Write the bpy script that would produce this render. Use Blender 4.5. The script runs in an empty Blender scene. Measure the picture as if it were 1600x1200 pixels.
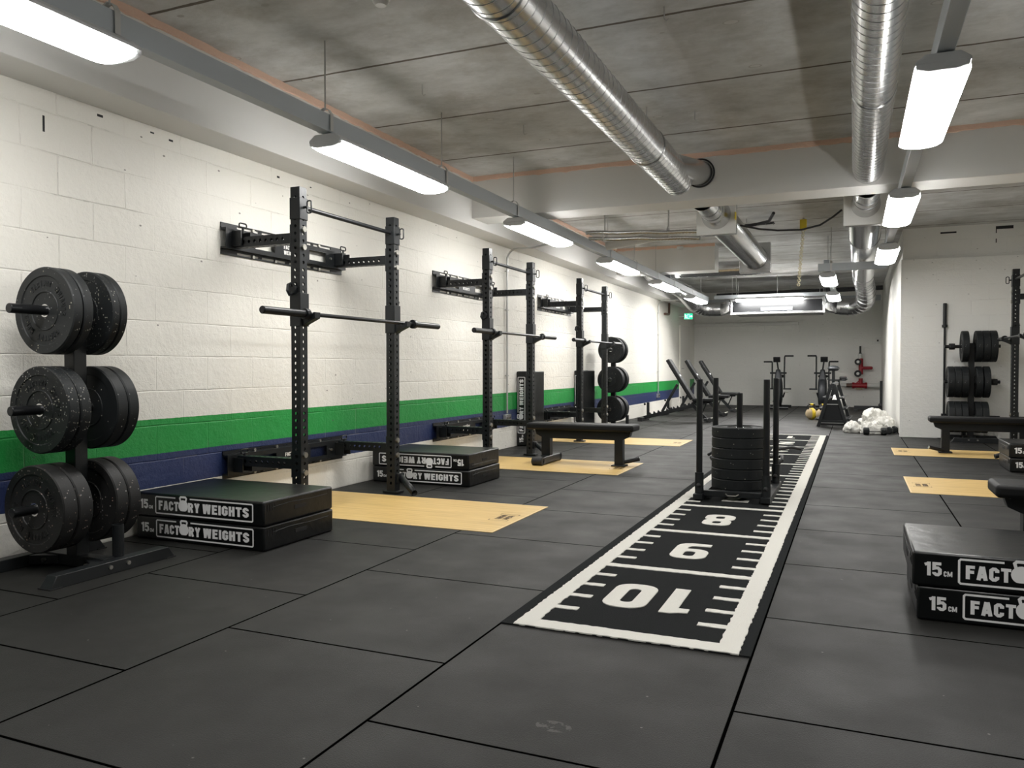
import bpy, math, random
from mathutils import Vector, Matrix
random.seed(7)
PI = math.pi
S = bpy.context.scene
COL = S.collection

# ------------------------------------------------------------------ camera, world, exposure
cam_data = bpy.data.cameras.new('camera')
cam_data.sensor_width = 36.0
cam_data.lens = 1241.357 / 1600 * 36.0
cam_data.clip_start = 0.05
cam = bpy.data.objects.new('camera', cam_data)
COL.objects.link(cam)
YAW, PITCH, ROLL = 0.4059, 0.0215, -0.00045
fw = Vector((-math.sin(YAW), math.cos(YAW), 0)); rt = Vector((math.cos(YAW), math.sin(YAW), 0)); up = Vector((0, 0, 1))
f2 = fw * math.cos(PITCH) - up * math.sin(PITCH); u2 = up * math.cos(PITCH) + fw * math.sin(PITCH)
r3 = rt * math.cos(ROLL) + u2 * math.sin(ROLL); u3 = u2 * math.cos(ROLL) - rt * math.sin(ROLL)
cam.matrix_world = Matrix(((r3.x, u3.x, -f2.x, 0), (r3.y, u3.y, -f2.y, 0), (r3.z, u3.z, -f2.z, 1.06222), (0, 0, 0, 1)))
S.camera = cam
world = bpy.data.worlds.new('world'); S.world = world; world.use_nodes = True
world.node_tree.nodes['Background'].inputs[0].default_value = (0.02, 0.02, 0.022, 1)
world.node_tree.nodes['Background'].inputs[1].default_value = 0.3
S.view_settings.view_transform = 'Standard'; S.view_settings.look = 'None'
S.view_settings.gamma = 1.0; S.view_settings.use_curve_mapping = False
S.view_settings.exposure = 0.0
S.cycles.use_denoising = True
S.cycles.max_bounces = 10; S.cycles.diffuse_bounces = 6
LAMP_POWER = 37.0          # emission of the lamps' diffusers

# ------------------------------------------------------------------ materials
def mat(name, col, rough=0.5, metal=0.0, emit=None, estr=0.0, bump=None, spec=0.5, coat=0.0):
    m = bpy.data.materials.new(name); m.use_nodes = True
    b = m.node_tree.nodes['Principled BSDF']
    b.inputs['Base Color'].default_value = (*col, 1); b.inputs['Roughness'].default_value = rough
    b.inputs['Metallic'].default_value = metal; b.inputs['Specular IOR Level'].default_value = spec
    if coat: b.inputs['Coat Weight'].default_value = coat; b.inputs['Coat Roughness'].default_value = 0.15
    if emit:
        b.inputs['Emission Color'].default_value = (*emit, 1); b.inputs['Emission Strength'].default_value = estr
    if bump:
        N = NT(m); n = N.noise(bump[0], 3); N.bump(n, bump[1], bump[2])
    return m
class NT:
    def __init__(s, m):
        s.t = m.node_tree; s.b = s.t.nodes['Principled BSDF']; s.co = s.t.nodes.new('ShaderNodeTexCoord').outputs['Object']; s.last = None
    def n(s, typ, **kw):
        x = s.t.nodes.new(typ)
        for k, v in kw.items(): setattr(x, k, v)
        return x
    def link(s, a, b): s.t.links.new(a, b)
    def math(s, op, a, b=None, c=None, clamp=False):
        x = s.n('ShaderNodeMath', operation=op, use_clamp=clamp)
        for i, v in enumerate((a, b, c)):
            if v is None: continue
            if isinstance(v, (int, float)): x.inputs[i].default_value = v
            else: s.link(v, x.inputs[i])
        return x.outputs[0]
    def xyz(s):
        x = s.n('ShaderNodeSeparateXYZ'); s.link(s.co, x.inputs[0]); return x.outputs
    def comb(s, a, b, c):
        x = s.n('ShaderNodeCombineXYZ')
        for i, v in enumerate((a, b, c)):
            if isinstance(v, (int, float)): x.inputs[i].default_value = v
            else: s.link(v, x.inputs[i])
        return x.outputs[0]
    def scaled(s, sc):
        x = s.n('ShaderNodeMapping'); x.inputs['Scale'].default_value = sc; s.link(s.co, x.inputs[0]); return x.outputs[0]
    def noise(s, scale, detail=2, vec=None, rough=0.5):
        x = s.n('ShaderNodeTexNoise'); x.inputs['Scale'].default_value = scale; x.inputs['Detail'].default_value = detail; x.inputs['Roughness'].default_value = rough
        s.link(vec if vec is not None else s.co, x.inputs['Vector']); return x.outputs['Fac']
    def voro(s, scale, vec=None, out='Distance'):
        x = s.n('ShaderNodeTexVoronoi'); x.inputs['Scale'].default_value = scale
        s.link(vec if vec is not None else s.co, x.inputs['Vector']); return x.outputs[out]
    def ramp(s, f, stops):
        x = s.n('ShaderNodeValToRGB'); e = x.color_ramp.elements
        while len(e) < len(stops): e.new(0.5)
        for i, (p, c) in enumerate(stops):
            e[i].position = p; e[i].color = (*c, 1) if len(c) == 3 else c
        s.link(f, x.inputs[0]); return x.outputs[0]
    def mix(s, f, a, b, mode='MIX'):
        x = s.n('ShaderNodeMix', data_type='RGBA', blend_type=mode)
        for sock, v in ((x.inputs[0], f), (x.inputs[6], a), (x.inputs[7], b)):
            if isinstance(v, (int, float)): sock.default_value = v
            elif isinstance(v, tuple): sock.default_value = (*v, 1)
            else: s.link(v, sock)
        return x.outputs[2]
    def brick(s, vec, bw, rh, mortar, smooth=0.1, offset=0.5):
        x = s.n('ShaderNodeTexBrick'); x.offset = offset; x.offset_frequency = 2
        x.inputs['Color1'].default_value = (0, 0, 0, 1); x.inputs['Color2'].default_value = (1, 1, 1, 1); x.inputs['Mortar'].default_value = (0.5, 0.5, 0.5, 1)
        x.inputs['Scale'].default_value = 1; x.inputs['Mortar Size'].default_value = mortar; x.inputs['Mortar Smooth'].default_value = smooth
        x.inputs['Brick Width'].default_value = bw; x.inputs['Row Height'].default_value = rh
        s.link(vec, x.inputs['Vector']); return x.outputs['Color'], x.outputs['Fac']
    def color(s, c): s.link(c, s.b.inputs['Base Color'])
    def rough(s, c): s.link(c, s.b.inputs['Roughness'])
    def bump(s, h, strength, dist):
        x = s.n('ShaderNodeBump'); x.inputs['Strength'].default_value = strength; x.inputs['Distance'].default_value = dist
        s.link(h, x.inputs['Height'])
        if s.last is not None: s.link(s.last, x.inputs['Normal'])
        s.last = x.outputs[0]; s.link(s.last, s.b.inputs['Normal'])

def make_floor_mat():
    m = mat('rubber_tiles', (0.03, 0.03, 0.03), 0.6, spec=0.27); N = NT(m)
    x, y, z = N.xyz()
    v = N.comb(N.math('ADD', y, 50.0), N.math('ADD', x, 50.335), 0.0)   # courses run along the room, one metre tiles
    tint, joint = N.brick(v, 1.0, 1.0, 0.0062, 0.3)
    base = N.mix(N.noise(240, 2), (0.0045, 0.0046, 0.0042), (0.0165, 0.0165, 0.0150))
    base = N.mix(N.math('MULTIPLY', N.noise(2.2, 5, rough=0.65), 0.5), base, (0.0165, 0.0162, 0.0148))
    base = N.mix(N.math('MULTIPLY', tint, 0.16), base, (0.020, 0.0195, 0.018))
    dust = N.math('GREATER_THAN', N.noise(1.0, 8, N.scaled((2.2, 3.5, 1)), 0.8), 0.70)
    base = N.mix(N.math('MULTIPLY', dust, 0.22), base, (0.05, 0.048, 0.044))
    fleck = N.math('LESS_THAN', N.voro(9.0), 0.035)
    base = N.mix(N.math('MULTIPLY', fleck, 0.4), base, (0.30, 0.29, 0.27))
    dx = N.math('DIVIDE', N.math('ADD', x, 0.806), 0.055); dy = N.math('DIVIDE', N.math('SUBTRACT', y, 2.185), 0.035)
    rad = N.math('ADD', N.math('MULTIPLY', dx, dx), N.math('MULTIPLY', dy, dy))
    scuff = N.math('MULTIPLY', N.math('LESS_THAN', rad, 1.0), N.math('GREATER_THAN', N.noise(24, 4, rough=0.7), 0.52))
    base = N.mix(N.math('MULTIPLY', scuff, 0.3), base, (0.18, 0.175, 0.16))
    N.color(N.mix(joint, base, (0.001, 0.001, 0.001)))
    N.rough(N.ramp(N.noise(3.0, 4), [(0.3, (0.50,) * 3), (0.75, (0.64,) * 3)]))
    N.link(N.math('MULTIPLY', N.math('SUBTRACT', 1.0, joint), 0.27), N.b.inputs['Specular IOR Level'])
    N.bump(N.noise(230, 3), 0.5, 0.003)
    N.bump(N.math('SUBTRACT', 1.0, joint), 0.8, 0.004)
    return m
def make_wall_mat(name, along, stripes=False, base=(0.80, 0.782, 0.722), rough=0.5, worn=1.0):
    m = mat(name, base, rough); N = NT(m)
    x, y, z = N.xyz()
    wob = N.math('MULTIPLY', N.math('SUBTRACT', N.noise(3.0, 3), 0.5), 0.03)
    v = N.comb(N.math('ADD', y if along == 'y' else x, N.math('MULTIPLY', wob, 0.8)), N.math('ADD', z, N.math('MULTIPLY', wob, 0.5)), 0.0)
    tint, joint = N.brick(v, 0.45, 0.2265, 0.0065, 1.0)
    seen = N.math('MULTIPLY', joint, N.ramp(N.noise(1.7, 3), [(0.35, (0.1,) * 3), (0.7, (1,) * 3)]))
    col = N.mix(N.math('MULTIPLY', tint, 0.25), base, tuple(c * 0.94 for c in base))
    col = N.mix(N.math('MULTIPLY', N.noise(1.4, 4), 0.22), col, tuple(c * 0.88 for c in base))
    if stripes:
        wz = N.math('ADD', z, N.math('MULTIPLY', N.math('SUBTRACT', N.noise(30, 2), 0.5), 0.006))
        g = N.math('MULTIPLY', N.math('GREATER_THAN', wz, 0.498), N.math('LESS_THAN', wz, 0.724))
        nv = N.math('MULTIPLY', N.math('GREATER_THAN', wz, 0.280), N.math('LESS_THAN', wz, 0.498))
        col = N.mix(g, col, (0.008, 0.27, 0.045)); col = N.mix(nv, col, (0.016, 0.030, 0.105))
    pits = N.math('LESS_THAN', N.voro(6.0, N.scaled((1, 1, 1.6))), 0.060)
    pits = N.math('MULTIPLY', pits, N.math('GREATER_THAN', N.noise(0.9, 2), 0.46))
    col = N.mix(N.math('MULTIPLY', pits, 0.75 * worn), col, (0.10, 0.09, 0.08))
    crack = N.math('MULTIPLY', seen, N.math('GREATER_THAN', N.noise(2.6, 4), 0.59))
    col = N.mix(N.math('MULTIPLY', crack, 0.38 * worn), col, (0.30, 0.28, 0.25))
    N.color(col)
    N.bump(N.math('SUBTRACT', 1.0, seen), 0.62 * worn, 0.009)
    N.bump(N.noise(48, 5, rough=0.75), 0.60, 0.006)
    N.bump(N.noise(13, 4, rough=0.65), 0.60, 0.014)
    return m
def make_concrete_mat():
    m = mat('raw_concrete', (0.25, 0.24, 0.21), 0.85); N = NT(m)
    x, y, z = N.xyz()
    q = N.math('DIVIDE', N.math('ADD', N.math('SUBTRACT', y, 3.50), 24.2), 1.21)
    fr = N.math('FRACT', N.math('ADD', q, N.math('MULTIPLY', N.math('SUBTRACT', N.noise(7, 4), 0.5), 0.016)))
    j = N.math('LESS_THAN', N.math('ABSOLUTE', N.math('SUBTRACT', fr, 0.5)), 0.4895)       # 0 on a joint
    wn = N.n('ShaderNodeTexWhiteNoise', noise_dimensions='1D'); N.link(N.math('FLOOR', q), wn.inputs['W'])
    streak = N.noise(1.0, 7, N.scaled((1.6, 2.6, 1)), 0.68)
    col = N.ramp(streak, [(0.32, (0.40, 0.40, 0.385)), (0.52, (0.56, 0.565, 0.555)), (0.70, (0.68, 0.685, 0.68))])
    col = N.mix(N.math('MULTIPLY', wn.outputs[0], 0.30), col, (0.44, 0.425, 0.39))
    stain = N.ramp(N.noise(1.3, 6, rough=0.7), [(0.50, (0,) * 3), (0.66, (1,) * 3)])
    col = N.mix(N.math('MULTIPLY', stain, 0.5), col, (0.31, 0.285, 0.24))
    pale = N.ramp(N.noise(4.5, 5, N.scaled((1, 1.7, 1)), 0.75), [(0.62, (0,) * 3), (0.72, (1,) * 3)])
    col = N.mix(N.math('MULTIPLY', pale, 0.30), col, (0.74, 0.72, 0.68))
    d = N.voro(1.5, N.scaled((1.3, 2.0, 0.0)))
    spot = N.math('LESS_THAN', d, 0.10); ring = N.math('MULTIPLY', N.math('GREATER_THAN', d, 0.082), spot)
    col = N.mix(N.math('MULTIPLY', spot, 0.30), col, (0.64, 0.62, 0.58)); col = N.mix(N.math('MULTIPLY', ring, 0.45), col, (0.22, 0.20, 0.17))
    N.color(N.mix(j, (0.12, 0.10, 0.08), col))
    N.bump(j, 0.8, 0.015); N.bump(N.noise(38, 5, rough=0.7), 0.4, 0.006)
    return m
def make_turf_mat(name, a, b, depth):
    m = mat(name, a, 0.95, spec=0.15); N = NT(m)
    N.color(N.mix(N.noise(330, 2), a, b)); N.bump(N.noise(420, 2), 0.9, depth)
    return m
def make_wood_mat():
    m = mat('pale_plywood', (0.7, 0.45, 0.18), 0.42); N = NT(m)
    g = N.noise(1.0, 5, N.scaled((1.6, 42, 1)), 0.6)
    col = N.ramp(g, [(0.30, (0.46, 0.295, 0.095)), (0.50, (0.65, 0.445, 0.165)), (0.72, (0.72, 0.51, 0.205))])
    x, y, z = N.xyz()
    tint, joint = N.brick(N.comb(x, y, 0.0), 1.1, 0.05, 0.0006, 0.1)
    col = N.mix(N.math('MULTIPLY', tint, 0.30), col, (0.57, 0.38, 0.13))
    knot = N.ramp(N.noise(1.0, 3, N.scaled((7, 30, 1))), [(0.66, (0,) * 3), (0.75, (1,) * 3)])
    N.color(N.mix(N.math('MULTIPLY', knot, 0.5), col, (0.30, 0.165, 0.05)))
    return m
def make_fleck_rubber(name, amount, base=(0.0065, 0.0078, 0.0085), warm=False):
    m = mat(name, base, 0.55, spec=0.3); N = NT(m)
    v = N.n('ShaderNodeTexVoronoi'); v.inputs['Scale'].default_value = 85; N.link(N.co, v.inputs['Vector'])
    s = N.n('ShaderNodeSeparateColor'); N.link(v.outputs['Color'], s.inputs[0])
    pick = N.math('LESS_THAN', s.outputs[0], amount)
    pick = N.math('MULTIPLY', pick, N.math('LESS_THAN', v.outputs['Distance'], 0.33))
    pick = N.math('MULTIPLY', pick, N.ramp(N.noise(9, 2), [(0.42, (0.1,) * 3), (0.62, (1,) * 3)]))
    b = N.mix(N.noise(160, 2), base, tuple(c * 1.9 for c in base))
    fl = N.mix(s.outputs[1], (0.30, 0.30, 0.31), (0.34, 0.22, 0.16) if warm else (0.40, 0.37, 0.28))
    N.color(N.mix(pick, b, fl)); N.bump(N.noise(210, 2), 0.25, 0.001)
    return m
def make_duct_mat(name, pitch, rough=0.30, base=(0.68, 0.68, 0.67), seam=0.10):
    m = mat(name, base, rough, 1.0); N = NT(m)
    x, y, z = N.xyz()
    ang = N.math('DIVIDE', N.math('ARCTAN2', y, x), 2 * PI)
    ph = N.math('FRACT', N.math('ADD', N.math('ADD', N.math('DIVIDE', z, pitch), ang), 100.0))
    line = N.math('LESS_THAN', ph, seam)
    band = N.noise(1.0, 3, N.scaled((5, 5, 1.2)))
    col = N.mix(N.math('MULTIPLY', band, 0.08), base, tuple(c * 0.72 for c in base))
    N.color(N.mix(N.math('MULTIPLY', line, 0.55), col, tuple(c * 0.55 for c in base)))
    if seam > 0: N.bump(line, 0.6, 0.004)
    return m

M = {}
M['floor'] = make_floor_mat()
M['wall_striped'] = make_wall_mat('painted_blockwork_striped', 'y', True)
M['wall_x'] = make_wall_mat('painted_blockwork', 'x', base=(0.80, 0.795, 0.765), worn=0.6)
M['wall_y'] = make_wall_mat('painted_blockwork_pier', 'y', base=(0.76, 0.75, 0.71), worn=0.4)
M['concrete'] = make_concrete_mat()
M['plaster'] = mat('white_plaster', (0.70, 0.695, 0.675), 0.7, bump=(14, 0.12, 0.01))
M['foam'] = mat('pink_foam', (0.78, 0.55, 0.43), 0.9, bump=(40, 0.6, 0.01))
M['turf'] = make_turf_mat('black_turf', (0.0015, 0.002, 0.0024), (0.022, 0.0245, 0.026), 0.006)
M['turf_white'] = make_turf_mat('white_turf', (0.74, 0.72, 0.66), (0.93, 0.915, 0.86), 0.006)
M['wood'] = make_wood_mat()
M['wood_edge'] = mat('pale_edge', (0.74, 0.56, 0.30), 0.5)
M['burnt'] = mat('burnt_print', (0.10, 0.06, 0.03), 0.7)
M['steel_black'] = mat('black_powder_coat', (0.0065, 0.0080, 0.0092), 0.42, spec=0.4, bump=(260, 0.10, 0.001))
M['steel_satin'] = mat('black_satin_steel', (0.012, 0.013, 0.0145), 0.33, 0.4)
M['dark_hole'] = mat('black_plastic', (0.008, 0.008, 0.009), 0.6)
M['zinc'] = mat('zinc_bolt', (0.62, 0.60, 0.55), 0.30, 1.0)
M['chrome'] = mat('bare_steel', (0.66, 0.66, 0.66), 0.22, 1.0)
M['rubber'] = make_fleck_rubber('plain_rubber', 0.03)
M['rubber_fleck'] = make_fleck_rubber('flecked_rubber', 0.34)
M['rubber_grey'] = make_fleck_rubber('grey_rubber', 0.10, (0.0125, 0.0138, 0.0145))
M['rubber_warm'] = make_fleck_rubber('rust_flecked_rubber', 0.17, (0.0095, 0.0095, 0.0095), True)
M['vinyl'] = mat('black_vinyl', (0.0022, 0.0030, 0.0034), 0.33, spec=0.42, bump=(9, 0.18, 0.02))
M['vinyl_soft'] = mat('black_upholstery', (0.0065, 0.0070, 0.0075), 0.55, spec=0.25, bump=(200, 0.12, 0.001))
M['print'] = mat('white_print', (0.78, 0.78, 0.78), 0.5)
M['duct'] = make_duct_mat('spiral_galvanised', 0.105, 0.27, (0.70, 0.705, 0.71), seam=0.0)
M['duct_flex'] = make_duct_mat('ribbed_galvanised', 0.05, 0.26, (0.56, 0.565, 0.57), seam=0.3)
M['galv'] = mat('galvanised_sheet', (0.58, 0.585, 0.59), 0.26, 1.0, bump=(9, 0.05, 0.01))
M['seam'] = mat('rolled_seam', (0.50, 0.505, 0.51), 0.45, 1.0)
M['tray'] = mat('grey_trunking', (0.40, 0.43, 0.455), 0.45)
M['lamp_body'] = mat('grey_polycarbonate', (0.55, 0.56, 0.57), 0.45)
M['lamp_glow_strong'] = mat('lamp_diffuser_strong', (0.9, 0.9, 0.9), 0.5, emit=(1.0, 0.98, 0.95), estr=LAMP_POWER * 3.0)
M['lamp_glow_mid'] = mat('lamp_diffuser_boosted', (0.9, 0.9, 0.9), 0.5, emit=(1.0, 0.98, 0.95), estr=LAMP_POWER * 1.35)  # same fixture type, emission raised to brighten the far part of the room
M['lamp_glow'] = mat('lamp_diffuser', (0.9, 0.9, 0.9), 0.5, emit=(1.0, 0.985, 0.955), estr=LAMP_POWER)
M['conduit'] = mat('conduit_steel', (0.50, 0.50, 0.49), 0.4, 0.7)
M['white_plastic'] = mat('white_plastic', (0.72, 0.72, 0.70), 0.4)
M['green_glow'] = mat('green_sign', (0.0, 0.5, 0.2), 0.5, emit=(0.01, 0.75, 0.30), estr=1.6)
M['white_glow'] = mat('sign_pictogram', (0.9, 0.9, 0.9), 0.5, emit=(0.75, 1.0, 0.85), estr=2.0)
M['red'] = mat('red_paint', (0.30, 0.012, 0.020), 0.4)
M['pipe_white'] = mat('white_pipe', (0.62, 0.62, 0.60), 0.5)
M['brown_pipe'] = mat('copper_pipe', (0.14, 0.085, 0.065), 0.45, 0.5)
M['yellow'] = mat('yellow_plastic', (0.62, 0.47, 0.03), 0.5)
M['pale_chain'] = mat('pale_chain', (0.62, 0.57, 0.40), 0.5)
M['blue'] = mat('blue_tape', (0.02, 0.05, 0.20), 0.5)
M['kraft'] = mat('kraft_paper', (0.40, 0.31, 0.19), 0.75, bump=(25, 0.4, 0.01))
M['bag'] = mat('white_polythene', (0.70, 0.69, 0.65), 0.40, bump=(35, 0.5, 0.012))
M['film'] = mat('grey_polythene', (0.34, 0.34, 0.32), 0.30, bump=(40, 0.5, 0.01))
M['cable'] = mat('dark_cable', (0.02, 0.02, 0.022), 0.5)
M['fan_grey'] = mat('dark_grey_mesh', (0.035, 0.038, 0.042), 0.5, 0.3)
M['gauge_face'] = mat('gauge_face', (0.75, 0.75, 0.73), 0.4)
M['door'] = mat('white_door_paint', (0.74, 0.72, 0.67), 0.45)

# ------------------------------------------------------------------ geometry helper
class B:
    def __init__(s): s.v = []; s.f = []
    def add(s, vs, fs, mx=None):
        o = len(s.v)
        s.v += [tuple(mx @ Vector(p)) if mx is not None else tuple(p) for p in vs]
        s.f += [tuple(o + i for i in f) for f in fs]
        return s
    def box(s, a, b, mx=None):
        x0, x1 = sorted((a[0], b[0])); y0, y1 = sorted((a[1], b[1])); z0, z1 = sorted((a[2], b[2]))
        return s.add([(x0, y0, z0), (x1, y0, z0), (x1, y1, z0), (x0, y1, z0), (x0, y0, z1), (x1, y0, z1), (x1, y1, z1), (x0, y1, z1)],
                     [(0, 3, 2, 1), (4, 5, 6, 7), (0, 1, 5, 4), (1, 2, 6, 5), (2, 3, 7, 6), (3, 0, 4, 7)], mx)
    def bar(s, p, q, w, h, upv=(0, 0, 1)):          # square bar from p to q
        p, q = Vector(p), Vector(q); d = (q - p).normalized(); u = Vector(upv)
        if abs(d.dot(u)) > 0.98: u = Vector((0, 1, 0))
        sd = d.cross(u).normalized(); u = sd.cross(d)
        vs = [e + sd * (i * w / 2) + u * (j * h / 2) for e in (p, q) for i, j in ((-1, -1), (1, -1), (1, 1), (-1, 1))]
        return s.add(vs, [(0, 1, 2, 3), (7, 6, 5, 4), (0, 4, 5, 1), (1, 5, 6, 2), (2, 6, 7, 3), (3, 7, 4, 0)])
    def tube(s, pts, r, n=10, closed=False, cap=True):
        pts = [Vector(p) for p in pts]; L = len(pts); rs = r if isinstance(r, (list, tuple)) else [r] * L
        o = len(s.v); prev = None
        for i, p in enumerate(pts):
            if closed: t = pts[(i + 1) % L] - pts[i - 1]
            else: t = pts[min(i + 1, L - 1)] - pts[max(i - 1, 0)]
            t.normalize()
            if prev is None:
                u = Vector((0, 0, 1)) if abs(t.z) < 0.9 else Vector((1, 0, 0)); a = t.cross(u).normalized()
            else:
                a = (prev - t * prev.dot(t)).normalized()
            prev = a; b = t.cross(a)
            for k in range(n):
                w = 2 * PI * k / n; s.v.append(tuple(p + (a * math.cos(w) + b * math.sin(w)) * rs[i]))
        for i in range(L if closed else L - 1):
            j = (i + 1) % L
            for k in range(n):
                s.f.append((o + i * n + k, o + i * n + (k + 1) % n, o + j * n + (k + 1) % n, o + j * n + k))
        if cap and not closed:
            s.f.append(tuple(o + k for k in reversed(range(n)))); s.f.append(tuple(o + (L - 1) * n + k for k in range(n)))
        return s
    def cyl(s, p, q, r, n=16, r2=None): return s.tube([p, q], [r, r if r2 is None else r2], n)
    def lathe(s, prof, n=48, mx=None, closed=True):       # profile of (radius, z) around local z
        o = len(s.v); vs = []; fs = []; L = len(prof)
        for r, z in prof:
            for k in range(n):
                w = 2 * PI * k / n; vs.append((r * math.cos(w), r * math.sin(w), z))
        for i in range(L if closed else L - 1):
            j = (i + 1) % L
            for k in range(n): fs.append((i * n + k, i * n + (k + 1) % n, j * n + (k + 1) % n, j * n + k))
        return s.add(vs, fs, mx)
    def prism(s, poly, z0, z1, mx=None):
        n = len(poly)
        return s.add([(x, y, z0) for x, y in poly] + [(x, y, z1) for x, y in poly],
                     [tuple(reversed(range(n))), tuple(range(n, 2 * n))] + [(i, (i + 1) % n, n + (i + 1) % n, n + i) for i in range(n)], mx)
    def ball(s, c, r, n=12, sx=1, sy=1, sz=1):
        vs = []; fs = []; R = n // 2
        for i in range(R + 1):
            t = PI * i / R
            for k in range(n):
                w = 2 * PI * k / n; vs.append((c[0] + r * sx * math.sin(t) * math.cos(w), c[1] + r * sy * math.sin(t) * math.sin(w), c[2] + r * sz * math.cos(t)))
        for i in range(R):
            for k in range(n): fs.append((i * n + k, (i + 1) * n + k, (i + 1) * n + (k + 1) % n, i * n + (k + 1) % n))
        return s.add(vs, fs)
    def build(s, name, m, parent=None, bevel=0.0, seg=2, smooth=35, solid=0.0, subd=0, merge=True):
        me = bpy.data.meshes.new(name); me.from_pydata(s.v, [], s.f); me.validate()
        if merge:
            import bmesh
            bm = bmesh.new(); bm.from_mesh(me); bmesh.ops.remove_doubles(bm, verts=bm.verts, dist=1e-5)
            bmesh.ops.recalc_face_normals(bm, faces=bm.faces); bm.to_mesh(me); bm.free()
        me.materials.append(m if not isinstance(m, str) else M[m])
        if smooth:
            me.polygons.foreach_set('use_smooth', [True] * len(me.polygons)); me.set_sharp_from_angle(angle=math.radians(smooth))
        o = bpy.data.objects.new(name, me); COL.objects.link(o)
        if parent is not None: o.parent = parent
        if solid:
            d = o.modifiers.new('thickness', 'SOLIDIFY'); d.thickness = solid; d.offset = -1
        if bevel:
            d = o.modifiers.new('edge', 'BEVEL'); d.width = bevel; d.segments = seg; d.limit_method = 'ANGLE'; d.angle_limit = math.radians(40); d.harden_normals = False
        if subd:
            d = o.modifiers.new('smooth', 'SUBSURF'); d.levels = d.render_levels = subd
        return o
def tag(o, label, cat, group=None):
    o['label'] = label; o['category'] = cat
    if group: o['group'] = group
    return o
def thing(name, label, cat, loc=(0, 0, 0), rz=0.0, group=None):
    o = bpy.data.objects.new(name, None); COL.objects.link(o); o.empty_display_size = 0.1
    o.location = loc; o.rotation_euler = (0, 0, rz)
    return tag(o, label, cat, group)
def struct(o, label=None):
    o['kind'] = 'structure'
    return o
KIDS = {}
def kids_of(o): return [c for c in COL.objects if c.parent == o]
def dup(root, loc=None, rz=None, label=None, group=None, rot=None):
    def rec(o, par):
        c = o.copy(); COL.objects.link(c)
        if par is not None: c.parent = par
        for k in kids_of(o): rec(k, c)
        return c
    r = rec(root, None)
    if loc is not None: r.location = loc
    if rz is not None: r.rotation_euler = (0, 0, rz)
    if rot is not None: r.rotation_euler = rot
    if label: r['label'] = label
    if group: r['group'] = group
    return r
def arc(cx, cy, r, a0, a1, n=8, sx=1, sy=1):
    return [(cx + r * sx * math.cos(math.radians(a0 + (a1 - a0) * i / n)), cy + r * sy * math.sin(math.radians(a0 + (a1 - a0) * i / n))) for i in range(n + 1)]
def RX(a): return Matrix.Rotation(a, 4, 'X')
def RY(a): return Matrix.Rotation(a, 4, 'Y')
def RZ(a): return Matrix.Rotation(a, 4, 'Z')
def T(x, y, z): return Matrix.Translation((x, y, z))

# ------------------------------------------------------------------ lettering from strokes
def ribbon(b, pts, w, mx, z0=0.0, z1=None, closed=False):
    P = [Vector((p[0], p[1])) for p in pts]; n = len(P); Ls = []; Rs = []
    for i in range(n):
        a = P[i - 1] if (i > 0 or closed) else None; c = P[(i + 1) % n] if (i < n - 1 or closed) else None
        d1 = (P[i] - a).normalized() if a is not None else None; d2 = (c - P[i]).normalized() if c is not None else None
        if d1 is None: d1 = d2
        if d2 is None: d2 = d1
        t = (d1 + d2)
        if t.length < 1e-6: t = d1
        t.normalize(); nm = Vector((-t.y, t.x)); k = max(0.45, nm.dot(Vector((-d1.y, d1.x))))
        Ls.append(P[i] + nm * (w / 2 / k)); Rs.append(P[i] - nm * (w / 2 / k))
    m = n if closed else n - 1
    for i in range(m):
        j = (i + 1) % n; q = [Rs[i], Rs[j], Ls[j], Ls[i]]
        if z1 is None: b.add([(p.x, p.y, z0) for p in q], [(0, 1, 2, 3)], mx)
        else: b.prism([(p.x, p.y) for p in q], z0, z1, mx)
def rr(x0, y0, x1, y1, c): return [(x0 + c, y0), (x1 - c, y0), (x1, y0 + c), (x1, y1 - c), (x1 - c, y1), (x0 + c, y1), (x0, y1 - c), (x0, y0 + c)]
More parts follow.
